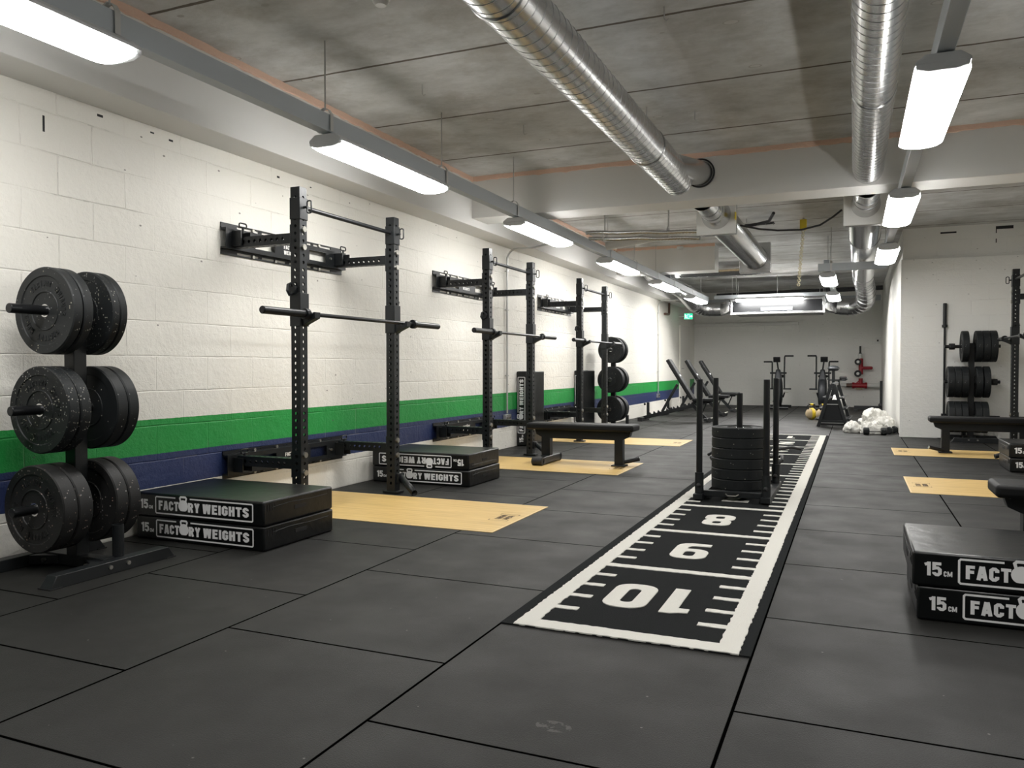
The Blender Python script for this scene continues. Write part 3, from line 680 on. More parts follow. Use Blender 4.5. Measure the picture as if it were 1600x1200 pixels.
for n_, (x, y, z, lb) in enumerate(((-2.45, 3.84, ZC, 'white smoke detector on the concrete ceiling ahead of the beam'), (-2.72, 13.56, 3.10, 'white smoke detector by the top of the stub beam'))):
    s = thing('smoke_detector', lb, 'smoke detector', (x, y, z))
    B().lathe([(0, 0), (.055, 0), (.055, -.018), (.045, -.022), (0, -.022)], 28, None, False).build('base', 'white_plastic', s)
    B().lathe([(0, -.020), (.042, -.020), (.046, -.036), (.030, -.054), (0, -.058)], 28, None, False).build('sensor_head', 'white_plastic', s)
hk = ((-2.62, 6.35), (-1.85, 5.05), (-1.02, 4.6), (-2.93, 5.15), (-1.2, 6.55))
for (x, y) in hk:
    o = B().tube([(0, 0, 0), (0, 0, -.07), (.012, 0, -.085), (.025, 0, -.075)], .004, 6).build('ceiling_hook', 'conduit'); o.location = (x, y, ZC)
    tag(o, 'small wire hook left in the concrete ceiling', 'hook', 'wire hooks in the ceiling')
    o['label'] = 'small wire hook sticking down out of the raw concrete ceiling'
# exit sign
e = thing('exit_sign', 'green glowing exit sign on the striped wall above the white door', 'sign', (-4.02, 20.6, 2.36), 0); e.scale = (.62, .62, .62)
B().box((-.23, -.01, -.02), (0, .01, .02)).build('wall_arm', 'white_plastic', e)
B().box((0, -.02, -.13), (.36, .02, .13)).build('case', 'white_plastic', e, bevel=.006)
B().box((.012, -.026, -.115), (.348, -.020, .115)).build('panel', 'green_glow', e)
b = B(); mx = T(0, -.0275, 0) @ RX(PI / 2)
b.add([(.05 + .018 * math.cos(k * PI / 6), .075 + .018 * math.sin(k * PI / 6), 0) for k in range(12)], [tuple(range(12))], mx)
ribbon(b, [(.06, .05), (.075, -.01), (.05, -.045), (.03, -.085)], .022, mx); ribbon(b, [(.075, -.01), (.105, -.04), (.10, -.085)], .020, mx); ribbon(b, [(.035, .0), (.06, .045), (.095, .03), (.115, .05)], .014, mx)
ribbon(b, rr(.145, -.09, .215, .09, .002), .010, mx, closed=True)
ribbon(b, [(.235, 0), (.325, 0)], .022, mx); ribbon(b, [(.285, .045), (.325, 0), (.285, -.045)], .022, mx)
b.build('pictogram', 'white_glow', e, smooth=0)

# ------------------------------------------------------------------ turf lane
def fuzzy(b, poly, z0, z1, amp=.0035, step=.018):
    q = []; n = len(poly)
    for i in range(n):
        a = Vector(poly[i]); c = Vector(poly[(i + 1) % n]); L = (c - a).length; k = max(1, int(L / step))
        for j in range(k):
            p = a.lerp(c, j / k)
            if j: nm = Vector((-(c - a).y, (c - a).x)).normalized(); p = p + nm * random.uniform(-amp, amp)
            q.append((p.x, p.y))
    b.prism(q, z0, z1)
def rect(x0, y0, x1, y1): return [(x0, y0), (x1, y0), (x1, y1), (x0, y1)]
turf = thing('turf_lane', 'black and white numbered turf strip laid into the rubber floor under the sled', 'turf', (0, 0, 0))
TX0, TX1, TY0, TY1 = -1.335, -.337, 2.985, 13.10
B().box((TX0, TY0, 0), (TX1, TY1, .006)).build('pile', 'turf', turf, smooth=0)
b = B(); z0, z1 = .004, .0095
fuzzy(b, rect(-1.277, TY0, -1.197, 13.08), z0, z1); fuzzy(b, rect(-.462, TY0, -.378, 13.08), z0, z1)
fuzzy(b, rect(-1.20, TY0, -.46, 3.075), z0, z1 - .0003); fuzzy(b, rect(-1.20, 13.02, -.46, 13.08), z0, z1 - .0003)
for k in range(1, 10): fuzzy(b, rect(-1.20, 3.055 + k, -.46, 3.115 + k), z0, z1 - .0003)
b.build('border_lines', 'turf_white', turf, smooth=0, merge=False)
for k in range(10):
    for j in range(1, 5):
        y = 3.078 + k + .2 * j
        for x0, x1 in ((-1.20, -1.095), (-.58, -.46)):
            b = B(); fuzzy(b, rect(x0, y - .021, x1, y + .021), z0, z1 - .0005, .003); b.build('tick_mark', 'turf_white', turf, smooth=0)
def rrect(x0, y0, x1, y1, r, n=5):
    o = []
    for cx, cy, a in ((x1 - r, y1 - r, 0), (x0 + r, y1 - r, 90), (x0 + r, y0 + r, 180), (x1 - r, y0 + r, 270)):
        o += [(cx + r * math.cos(math.radians(a + 90 * i / n)), cy + r * math.sin(math.radians(a + 90 * i / n))) for i in range(n + 1)]
    return o
def ring_shape(b, outer, inner, za, zb, mx):
    n = len(outer)
    for i in range(n):
        j = (i + 1) % n; q = [outer[i], outer[j], inner[j], inner[i]]
        b.prism(q, za, zb, mx)
def bold_digit(b, ch, mx, za, zb):
    if ch == '0': ring_shape(b, rrect(0, 0, .52, 1, .21), rrect(.185, .21, .335, .79, .07), za, zb, mx)
    elif ch == '8':
        ring_shape(b, rrect(0, 0, .52, .54, .19), rrect(.18, .15, .34, .39, .07), za, zb, mx); ring_shape(b, rrect(.02, .46, .50, 1, .18), rrect(.185, .62, .335, .85, .065), za, zb + .0003, mx)
    elif ch in '96':
        m2 = mx if ch == '9' else mx @ T(.52, 1, 0) @ RZ(PI)
        ring_shape(b, rrect(0, .37, .52, 1, .20), rrect(.18, .53, .34, .84, .07), za, zb, m2)
        b.prism([(.34, .60), (.34, .27), (.31, .19), (.25, .165), (.03, .165), (.03, 0), (.33, 0), (.43, .04), (.50, .13), (.52, .25), (.52, .70)], za, zb + .0003, m2)
    elif ch == '1':
        b.prism([(.14, 0), (.34, 0), (.34, 1), (.20, 1), (.10, .95), (0, .93), (0, .79), (.14, .79)], za, zb, mx)
    else: return False
    return True
def turf_digit(ch, x0, x1, y):
    b = B(); h = .385; t = .215
    w = glyphs(t)[ch][1]; sx = (x1 - x0) / (w * h)
    mx = T(x1, y + h, 0) @ RZ(PI)
    gw = .34 if ch == '1' else .52
    if not bold_digit(b, ch, mx @ Matrix.Diagonal(((x1 - x0) / gw, h, 1, 1)), z0, z1): write(b, ch, 0, 0, h, mx, t=t, sx=sx, z0=z0, z1=z1)
    b.build('number', 'turf_white', turf, smooth=0, merge=False)
turf_digit('0', -1.035, -.835, 3.372); turf_digit('1', -.765, -.645, 3.372)
for k in range(1, 10): turf_digit(str(10 - k), -.945, -.745, 3.375 + k) if k < 9 else turf_digit('1', -.90, -.79, 3.375 + k)

# ------------------------------------------------------------------ lifting platforms
def platform(x0, y0, x1, y1, flip, label):
    r = thing('lifting_platform', label, 'platform', (0, 0, 0), 0)
    B().box((x0, y0, 0), (x1, y1, .0035)).build('board', 'wood', r, smooth=0)
    for q in (rect(x0, y0, x1, y0 + .012), rect(x0, y1 - .012, x1, y1), rect(x0, y0 + .012, x0 + .012, y1 - .012), rect(x1 - .012, y0 + .012, x1, y1 - .012)):
        B().prism(q, .003, .0042).build('edge_strip', 'wood_edge', r, smooth=0)
    b = B()                                            # burnt in bracket mark with two lines of letters
    if not flip: mx = T(-2.318, 5.215 - 5.615 + y1, .0045) @ RZ(-PI / 2)
    else: mx = T(x0 + .19, 7.84 - 7.45 + y0, .0045) @ RZ(PI / 2)
    w, hh = .24, .14
    for s in (0, w): ribbon(b, [(s + (.03 if s == 0 else -.03), 0), (s, 0), (s, hh), (s + (.03 if s == 0 else -.03), hh)], .006, mx)
    xe = write(b, 'FACT', .045, .078, .042, mx, t=.2, x_end=.105); kettlebell_mark(b, .124, .078, .030, .048, mx); write(b, 'RY', .143, .078, .042, mx, t=.2, x_end=.195)
    write(b, 'WEIGHTS', .045, .022, .042, mx, t=.2, x_end=.195)
    b.build('burnt_mark', 'burnt', r, smooth=0, merge=False)
    return r
platform(-4.10, 4.60, -2.115, 5.615, False, 'pale wooden lifting platform below the first wall rack, with its corner toward the turf')
platform(-4.10, 7.535, -2.115, 8.58, False, 'pale wooden lifting platform under the flat bench by the striped wall')
platform(-4.10, 10.60, -2.125, 11.58, False, 'pale wooden lifting platform below the third rack, behind the flat bench')
platform(.450, 7.45, 2.44, 8.52, True, 'pale wooden lifting platform behind the big box stack at the picture edge')
platform(.458, 10.57, 2.44, 11.48, True, 'pale wooden lifting platform with a bench leg on it, in front of the upright barbell')

# ------------------------------------------------------------------ racks
def perf(b, mx, L, sz, pitch=.05, r=.0125, z_first=.04, sides=(0, 1, 2, 3), h2=None):
    """square tube along local z with a row of round holes in every side"""
    n = int((L - 2 * z_first) / pitch); h = sz / 2
    for f in sides:
        m2 = mx @ RZ(f * PI / 2) @ T(0, -h, 0) @ RX(PI / 2)          # local xy of the face -> side of the tube
        zs = z_first + ((L - 2 * z_first) - n * pitch) / 2
        b.add([(-h, 0, 0), (h, 0, 0), (h, zs, 0), (0, zs, 0), (-h, zs, 0)], [(0, 1, 2, 3, 4)], m2)
        for i in range(n):
            c = zs + pitch * (i + .5); p = pitch / 2
            o8 = [(h, c), (h, c + p), (0, c + p), (-h, c + p), (-h, c), (-h, c - p), (0, c - p), (h, c - p)]
            i8 = [(r * math.cos(k * PI / 4), c + r * math.sin(k * PI / 4)) for k in range(8)]
            b.add([(x, y, 0) for x, y in o8 + i8], [(k, (k + 1) % 8, 8 + (k + 1) % 8, 8 + k) for k in range(8)], m2)
        e = zs + n * pitch
        b.add([(-h, e, 0), (0, e, 0), (h, e, 0), (h, L, 0), (-h, L, 0)], [(0, 1, 2, 3, 4)], m2)
    return b
def loop_pin(parent, c, axis, w=.075, hgt=.03):
    """hitch pin with a rounded wire handle; axis 'z' stands on top, 'x' sticks out to the room"""
    b = B(); a = Vector(c); k = .012
    if axis == 'z': u, v = Vector((0, 1, 0)), Vector((0, 0, 1))
    else: u, v = Vector((0, 0, 1)), Vector((1, 0, 0))
    o = a + v * .03; pts = []
    for s, t in [(-1, 0), (-1, 1), (1, 1), (1, 0)]:
        cx, cy = s * (w / 2 - k), (hgt - k if t else k)
        a0 = {(-1, 0): 180, (-1, 1): 180, (1, 1): 90, (1, 0): 0}[(s, t)]
        for q in ((0, 45, 90) if True else ()):
            ang = math.radians({(-1, 0): 270 - q, (-1, 1): 180 - q, (1, 1): 90 - q, (1, 0): 0 - q}[(s, t)])
            pts.append(o + u * (cx + k * math.cos(ang)) + v * (cy + k * math.sin(ang)))
    b.tube(pts, .0055, 6, True); b.cyl(a - v * .01, o + v * .004, .009, 10)
    return b.build('hitch_pin', 'steel_black', parent)
def wall_bracket(parent, z0, z1):
    zc = (z0 + z1) / 2; w = .725; b = B()
    for s in (-1, 1):
        ze = z1 if s > 0 else z0; zi = zc + s * .072
        b.box((0, -w, ze - s * .010), (.008, w, ze)); b.box((0, -w, zi), (.010, w, zi + s * .014))
        for y0, y1 in ((-w, -w + .16), (-.33, -.30), (-.02, .02), (.30, .33), (w - .16, w)): b.box((.001, y0, zi), (.007, y1, ze))
        b.box((.002, -w, zi - s * .012), (.052, w, zi + s * .002))
    b.box((.046, -w, zc - .071), (.051, w, zc - .040)); b.box((.046, -w, zc + .040), (.051, w, zc + .071))
    for y0, y1 in ((-w, -.42), (-.20, .22), (.44, w)): b.box((.0455, y0, zc - .071), (.0515, y1, zc + .071))
    br = b.build('wall_bracket', 'steel_black', parent, merge=False)
    for s in (-1, 1):
        bb = B().box((.050, s * .612 - .055, zc - .052), (.135, s * .612 - .043, zc + .052)).box((.050, s * .612 + .043, zc - .052), (.135, s * .612 + .055, zc + .052)).box((.048, s * .612 - .055, zc - .052), (.056, s * .612 + .055, zc + .052))
        bb.build('hinge', 'steel_black', br)
        loop_pin(parent, (.105, s * .612, zc + .052), 'z')
        for y in (s * .40, s * .15):
            for zz in (z1 - .016, z0 + .016): B().cyl((.004, y, zz), (.018, y, zz), .013, 6).build('bolt', 'zinc', br)
        B().cyl((.052, s * .50, zc), (.064, s * .50, zc), .011, 6).build('bolt', 'zinc', br)
    bl = B(); mx = T(.0535, -.10, zc - .045) @ RZ(PI / 2) @ RX(PI / 2)
    write(bl, 'FACT', .0, .048, .030, mx, x_end=.085); kettlebell_mark(bl, .103, .046, .030, .042, mx); write(bl, 'RY', .122, .048, .030, mx, x_end=.17); write(bl, 'WEIGHTS', 0, .006, .030, mx, x_end=.17)
    bl.build('cut_lettering', 'plaster', br, smooth=0, merge=False)
    return br
def make_rack():
    r = thing('squat_rack', '', 'squat rack')
    wall_bracket(r, 1.870, 2.098); wall_bracket(r, .256, .456)
    X = .60; sz = .078
    for s in (-1, 1):
        y = s * .612
        u = perf(B(), T(X, y, .02), 2.287, sz).build('upright', 'steel_black', r, smooth=0, solid=.004)
        B().box((X - .038, y - .038, 2.300), (X + .038, y + .038, 2.309)).build('end_plug', 'dark_hole', u)
        B().box((X - .075, y - .05, .004), (X + .075, y + .05, .022)).build('foot_plate', 'steel_black', u, bevel=.003)
        for zc in (1.957, .385):
            perf(B(), T(.07, y, zc) @ RY(PI / 2), X - .039 - .07, .072, sides=(0, 1, 2, 3), z_first=.03).build('arm', 'steel_black', r, smooth=0, solid=.004)
            for dz in (-.062, .062):
                B().cyl((X - .046, y, zc + dz), (X + .052, y, zc + dz), .008, 8).cyl((X + .039, y, zc + dz), (X + .053, y, zc + dz), .021, 8).cyl((X - .052, y, zc + dz), (X - .039, y, zc + dz), .021, 8).build('bolt', 'zinc', u)
            B().box((X - .046, y - .041, zc - .095), (X - .039, y + .041, zc + .095)).build('joint_plate', 'steel_black', u, bevel=.002)
        B().box((X - .043, y - .045, 2.085), (X + .045, y + .045, 2.235)).build('bar_sleeve', 'steel_black', r, bevel=.003)
        loop_pin(r, (X + .043, y, 2.17), 'x', .085, .035)
        # J hook carrying the bar
        b = B(); b.box((X - .044, y - .047, 1.345), (X + .046, y - .040, 1.575)); b.box((X - .044, y + .040, 1.345), (X + .046, y + .047, 1.575)); b.box((X + .040, y - .047, 1.345), (X + .048, y + .047, 1.575))
        b.prism([(X + .045, 1.345), (X + .075, 1.362), (X + .155, 1.398), (X + .158, 1.44), (X + .140, 1.44), (X + .125, 1.412), (X + .045, 1.412)], -y - .030, -y + .030, RX(PI / 2))
        b.build('bar_hook', 'steel_black', r, bevel=.002, merge=False)
        b = B(); cy = y + s * .060; cz = 1.60
        b.tube([(X - .02 + .034 * math.cos(a), cy + .012, cz + .034 * math.sin(a)) for a in [PI / 3 * k + .3 for k in range(6)]], .011, 6, True)
        b.tube([(X - .02, cy + s * .012 + .030 * math.cos(a), cz + .042 * math.sin(a)) for a in [PI / 3 * k + .3 for k in range(6)]], .010, 6, True)
        b.box((X - .050, cy - s * .022, cz - .03), (X + .010, cy - s * .004, cz + .03))
        b.build('pin_holder', 'steel_black', r)
    B().cyl((X, -.575, 2.18), (X, .575, 2.18), .0165, 16).build('pull_up_bar', 'steel_satin', r)
    lm = B().tube([(X + .05, .655, .130), (X + .27, .50, .032)], .027, 16, cap=False).build('landmine_sleeve', 'steel_black', r, solid=.004)
    B().box((X + .038, .60, .085), (X + .055, .70, .165)).build('pivot_plate', 'steel_black', lm, bevel=.003)
    return r
rack = make_rack()
rack.location = (XL + .002, 5.13, 0)
rack['label'] = 'black wall rack nearest the viewpoint, over the platform beside the two stacked boxes'; rack['label'] = 'first black wall rack along the striped wall, standing between the two low box stacks'
rack['group'] = 'wall mounted racks'
dup(rack, (XL + .002, 8.235, 0), 0, 'second black wall rack, standing over the flat bench by the striped wall')
dup(rack, (XL + .002, 11.32, 0), 0, 'third black wall rack, beside the plate tree at the striped wall')
rk = dup(rack, (XR - .002, 11.29, 0), PI, 'black rack upright with white holes cut by the picture edge, behind the grey wall bench')

for c in kids_of(rk):
    if c.name.startswith('landmine_sleeve'):
        c.data = B().tube([(.65, .665, .130), (1.0, .745, .032)], .027, 16, cap=False).build('landmine_sleeve', 'steel_black').data
        for o in [o for o in COL.objects if o.name.startswith('landmine_sleeve') and o.parent is None]: bpy.data.objects.remove(o)
def make_barbell(half=1.165, sl=.42):
    r = thing('barbell', '', 'barbell'); k = half - sl
    B().cyl((0, -k + .02, 0), (0, k - .02, 0), .0145, 16).build('shaft', 'steel_satin', r)
    for s in (-1, 1):
        B().cyl((0, s * (k - .01), 0), (0, s * half, 0), .0258, 20).build('sleeve', 'steel_satin', r, bevel=.003)
        B().cyl((0, s * (k - .038), 0), (0, s * k, 0), .038, 20).build('collar', 'steel_satin', r, bevel=.003)
        B().cyl((0, s * (half - .002), 0), (0, s * (half + .0035), 0), .020, 16).build('end_cap', 'dark_hole', r)
    return r
bar = make_barbell(); bar.location = (XL + .70, 5.19, 1.4275)
bar['label'] = 'black barbell resting on the hooks of the first wall rack'; bar['group'] = 'barbells'
dup(bar, (XL + .70, 8.26, 1.4275), 0, 'black barbell resting on the hooks of the second wall rack')
dup(bar, (XL + .70, 11.31, 1.4275), 0, 'black barbell resting on the hooks of the third wall rack, before the plate tree')
dup(bar, (XR - .70, 11.29, 1.4275), PI, 'barbell end poking from the rack at the picture edge')
vb = make_barbell(.988, .315); vb['label'] = 'barbell standing upright against the plain grey return wall'; vb['group'] = 'barbells'; vb.rotation_euler = (PI / 2, 0, 0); vb.location = (1.230, 13.28, 1.006)
hb = thing('bar_holder', 'small black floor socket holding the upright barbell', 'bar holder', (1.230, 13.28, 0))
B().lathe([(.0285, .010), (.034, .010), (.034, .28), (.0285, .28)], 20).build('tube', 'steel_black', hb)
B().box((-.08, -.036, 0), (.034, .036, .010)).build('base_plate', 'steel_black', hb, bevel=.003)
B().cyl((-.040, 0, .25), (-.090, 0, .275), .012, 8).build('lock_knob', 'dark_hole', hb)

# ------------------------------------------------------------------ cushioned boxes
BH = .1435
def make_box():
    r = thing('foam_box', '', 'foam box'); h = BH / 2; d = .33
    b = B(); n = 10; vs = []; fs = []
    b.box((-.5, -d, -h), (.5, d, h)); b.build('cover', 'vinyl', r, bevel=.012, seg=3)
    for s in (-1, 1):
        B().tube([(-.488, -d + .012, s * (h - .002)), (.488, -d + .012, s * (h - .002)), (.488, d - .012, s * (h - .002)), (-.488, d - .012, s * (h - .002))], .0022, 6, True).build('seam_piping', 'vinyl', r)
    p = B(); mx = T(-.5, -d - .0006, -h) @ RX(PI / 2)
    write(p, '15', .047, .046, .058, mx, t=.21, x_end=.110); write(p, 'CM', .117, .047, .022, mx, t=.20, x_end=.149)
    fx0, fx1, fz0, fz1 = .173, .922, .024, .124
    ribbon(p, [(.333, fz1), (fx0 + .006, fz1), (fx0, fz1 - .006), (fx0, fz0 + .006), (fx0 + .006, fz0), (fx1 - .006, fz0), (fx1, fz0 + .006), (fx1, fz1 - .006), (fx1 - .006, fz1), (.447, fz1)], .0085, mx)
    write(p, 'FACT', .197, .045, .057, mx, t=.225, x_end=.357); kettlebell_mark(p, .394, .044, .076, .094, mx)
    write(p, 'RY', .432, .045, .057, mx, t=.225, x_end=.523); write(p, 'WEIGHTS', .546, .045, .057, mx, t=.225, x_end=.893)
    p.build('printed_logo', 'print', r, smooth=0, merge=False)
    for s in (-1, 1):
        B().box((s * .5004, -.055, -.012), (s * .5025, .055, .012)).build('grab_slot', 'dark_hole', r, bevel=.001)
        for k in range(5): B().box((s * .5002, -.22 + k * .022 - .10, .012), (s * .5018, -.212 + k * .022 - .10, .050)).build('air_vent', 'dark_hole', r)
        B().tube([(s * .500, -.26, .030), (s * .500, -.1, .034 + .004 * s), (s * .500, .12, .030), (s * .500, .27, .033)], .0025, 6).build('wrinkle', 'vinyl', r)
    return r
box = make_box(); GBX = 'cushioned boxes'; z1, z2 = BH / 2 + .001, BH * 1.5 + .0025
box.location = (-3.594, 3.93, z1); box['label'] = 'lower black box with white print beside the plate tree by the striped wall'; box['group'] = GBX
dup(box, (-3.594, 3.925, z2), .004, 'upper black box with white print beside the plate tree by the striped wall')
dup(box, (-3.60, 6.59, z1), 0, 'black box with upright print under the upside down one, behind the first rack')
b2 = dup(box, (-3.612, 6.60, z2), 0, 'black box with upside down print, on top of the stack behind the first rack'); b2.rotation_euler = (0, PI, 0)
b3 = dup(box, (XL + BH / 2 + .003, 10.16, .502), 0, 'black box standing on end with print reading upward, behind the second rack'); b3.rotation_euler = (0, -PI / 2, 0)
b4 = dup(box, (XL + BH / 2 + .003, 12.55, .502), 0, 'plain looking black box standing on end behind the third rack'); b4.rotation_euler = (0, -PI / 2, 0)
dup(box, (.752, 4.05, z1), 0, 'lower box of the big black stack cut by the picture edge')
dup(box, (.733, 4.045, z2), 0, 'upper box of the big black stack cut by the picture edge')
dup(box, (1.955, 9.635, z1), 0, 'lower box of the small black stack below the far bench at the picture edge')
dup(box, (1.945, 9.63, z2), 0, 'upper box of the small black stack below the far bench at the picture edge')

# ------------------------------------------------------------------ plates and plate trees
PR = .2235
def arc_text(b, text, rad, h, a_mid, mx, t=.22, flip=False, z1=.003):
    G = glyphs(t); gap = .16; tot = sum(G[c][1] for c in text) * h + gap * h * (len(text) - 1); a = a_mid + tot / rad / 2
    for c in text:
        st, w = G[c]; am = a - (w * h / 2) / rad
        m2 = mx @ RZ(am - PI / 2) @ T(-w * h / 2, rad, 0) @ Matrix.Diagonal((h, h, 1, 1))
        for pl in st:
            cl = pl[-1] is None; ribbon(b, [p for p in pl if p is not None], t, m2, 0, z1, cl)
        a -= (w + gap) * h / rad
def make_plate(t, m, text=False):
    """bumper plate, axis along local y"""
    r = thing('bumper_plate', '', 'weight plate'); mx = RX(PI / 2); h = t / 2; k = min(.006, h * .3)
    pr = [(PR, -h + k), (PR, h - k), (PR - k, h), (PR * .80, h), (PR * .785, h - .005), (PR * .46, h - .005), (PR * .45, h - .001), (PR * .43, h - .001), (PR * .42, h - .006), (.033, h - .006), (.033, -h + .006),
          (PR * .42, -h + .006), (PR * .43, -h + .001), (PR * .45, -h + .001), (PR * .46, -h + .005), (PR * .785, -h + .005), (PR * .80, -h), (PR - k, -h)]
    B().lathe(pr, 64, mx).build('rubber_disc', m, r, smooth=40)
    B().lathe([(.0262, -h + .004), (.0335, -h + .004), (.0335, h - .004), (.0262, h - .004)], 32, mx).build('steel_insert', 'chrome', r)
    if text:
        m2 = T(0, -h + .005, 0) @ RX(PI / 2)
        for wd, am in (('FACTORY', 1.75), ('WEIGHTS', .35), ('FACTORY', 1.75 + PI), ('WEIGHTS', .35 + PI)):
            b = B(); arc_text(b, wd, .125, .030, am, m2); b.build('raised_lettering', m, r, smooth=0, merge=False)
    return r
PROTO = {}
def plate(t, m, loc, label, group, rot=(0, 0, 0), text=False):
    key = (round(t, 4), m, text)
    if key not in PROTO:
        o = make_plate(t, m, text); PROTO[key] = o; o.location = loc; o.rotation_euler = rot; o['label'] = label; o['group'] = group; return o
    return dup(PROTO[key], loc, None, label, group, rot)
LV = (1.352, .845, .343)
def make_tree(label, rear=(.155, .225, .225), y1=.345):
    r = thing('plate_tree', label, 'plate rack')
    for x in (-.27, .27):                                        # floor bars
        y0 = -.37
        B().add([(x - .04, y0 - .02, 0), (x + .04, y0 - .02, 0), (x + .035, y0 + .02, .062), (x - .035, y0 + .02, .062), (x - .04, y1 + .02, 0), (x + .04, y1 + .02, 0), (x + .035, y1 - .02, .062), (x - .035, y1 - .02, .062)],
                [(0, 1, 2, 3), (7, 6, 5, 4), (0, 4, 5, 1), (1, 5, 6, 2), (2, 6, 7, 3), (3, 7, 4, 0)]).build('floor_bar', 'steel_black', r, bevel=.003)
        for y in (-.055, .055):
            o = B().cyl((x, y, .02), (x, y, .02), .01, 6)
            B().cyl((x + (.037 if x > 0 else -.037), y, .036), (x + (.046 if x > 0 else -.046), y, .036), .011, 8).build('bolt', 'zinc', r)
        for s in (-1, 1): B().box((x - .045, (y0 if s < 0 else y1) - s * .04, 0), (x + .045, (y0 if s < 0 else y1) + s * .022, .006)).build('foot_pad', 'dark_hole', r)
    B().box((-.235, -.035, .006), (.235, .035, .066)).build('cross_beam', 'steel_black', r, bevel=.003)
    for s in (-1, 1):
        B().add([(s * .232, -.11, .012), (s * .232, .11, .012), (s * .10, .04, .012), (s * .10, -.04, .012), (s * .232, -.11, .058), (s * .232, .11, .058), (s * .10, .04, .058), (s * .10, -.04, .058)],
                [(0, 1, 2, 3), (4, 5, 6, 7), (0, 1, 5, 4), (1, 2, 6, 5), (2, 3, 7, 6), (3, 0, 4, 7)]).build('gusset', 'steel_black', r)
        for q in (-.07, .07): B().cyl((s * .16, q, .035), (s * .16, q * 1.25, .035), .011, 6).build('bolt', 'zinc', r)
    B().box((-.038, -.038, .06), (.038, .038, 1.40)).build('post', 'steel_black', r, bevel=.004)
    for z in LV:
        for s in (-1, 1):
            pl = .36 if s < 0 else rear[LV.index(z)]
            p = B().cyl((0, s * .036, z), (0, s * pl, z), .0245, 20).build('peg', 'steel_satin', r, bevel=.003)
            B().cyl((0, s * .036, z), (0, s * .046, z), .042, 20).build('peg_flange', 'steel_black', p)
    B().lathe([(.024, .060), (.029, .060), (.029, .230), (.024, .230)], 20, T(.229, .06, 0)).build('bar_tube', 'steel_black', r)
    return r
ta = make_tree('black plate tree loaded with flecked plates beside the box stack by the striped wall'); ta.location = (-3.80, 2.965, 0); ta['group'] = 'plate trees'
tb = dup(ta, (-3.80, 13.27, 0), 0, 'black plate tree loaded with plates at the striped wall, past the third rack')
tc = make_tree('black plate tree loaded with plates by the upright barbell', (.34, .34, .34), .25); tc.location = (1.545, 13.03, 0); tc.rotation_euler = (0, 0, PI / 2); tc['group'] = 'plate trees'
GP = 'plates on the plate trees'
lvn = ('upper', 'middle', 'bottom')
spec = {  # level -> list of (y centre, thickness) relative to the post
 0: [(-.150, .052, 'rubber_grey', 'outer plate'), (-.090, .052, 'rubber_grey', 'inner plate'), (.075, .045, 'rubber_fleck', 'inner plate'), (.122, .045, 'rubber', 'outer plate')],
 1: [(-.180, .062, 'rubber_fleck', 'outer plate'), (-.113, .062, 'rubber_fleck', 'inner plate'), (.108, .068, 'rubber', 'inner plate'), (.180, .068, 'rubber', 'outer plate')],
 2: [(-.206, .082, 'rubber_warm', 'outer plate'), (-.120, .082, 'rubber_warm', 'inner plate'), (.100, .076, 'rubber_warm', 'inner plate'), (.181, .076, 'rubber_warm', 'outer plate')]}
look = {'rubber_grey': 'dark grey', 'rubber_fleck': 'pale flecked', 'rubber': 'plain black', 'rubber_warm': 'rust flecked'}
for lv, rows in spec.items():
    for (dy, t, m, w) in rows:
        side = 'peg pointing to the viewer' if dy < 0 else 'peg pointing to the boxes'
        plate(t, m, (-3.80, 2.965 + dy, LV[lv] - .001), f'{look[m]} {w}, {lvn[lv]} {side}, tree by the box stack', GP, text=(w == 'outer plate' and dy < 0))
        plate(t, 'rubber', (-3.80, 13.27 + dy, LV[lv] - .001), f'black {w}, {lvn[lv]} peg {"facing the racks" if dy < 0 else "facing the far wall"}, tree past the third rack', GP)
for lv, rows in {0: [(-.085, .085), (.085, .085), (.175, .085), (.265, .085)], 1: [(-.085, .085), (-.172, .085), (-.26, .085), (.09, .08), (.185, .08)], 2: [(-.085, .08), (-.168, .08), (-.25, .08), (.085, .08), (.168, .08)]}.items():
    ns = {-1: 0, 1: 0}
    for dx, t in rows:
        s = -1 if dx < 0 else 1; ns[s] += 1
        plate(t, 'rubber', (1.545 + dx, 13.03, LV[lv] - .001), f'black plate, {("first", "second", "third")[ns[s] - 1]} from the post, {lvn[lv]} peg {"toward" if s < 0 else "away from"} the upright barbell', GP, (0, 0, PI / 2))
for x, z, w, lb in ((1.30, LV[0], .075, 'black clamp collar on the upper peg by the upright barbell'), (1.835, LV[1], .07, 'black clamp collar on the middle peg away from the upright barbell')):
    cl = thing('clamp_collar', lb, 'collar', (x, 13.03, z))
    B().lathe([(.0255, -w / 2), (.044, -w / 2), (.046, 0), (.044, w / 2), (.0255, w / 2)], 24, RY(PI / 2)).build('ring', 'dark_hole', cl)
    B().box((-.02, -.062, -.020), (.02, -.040, .020)).build('lever', 'steel_black', cl, bevel=.004)

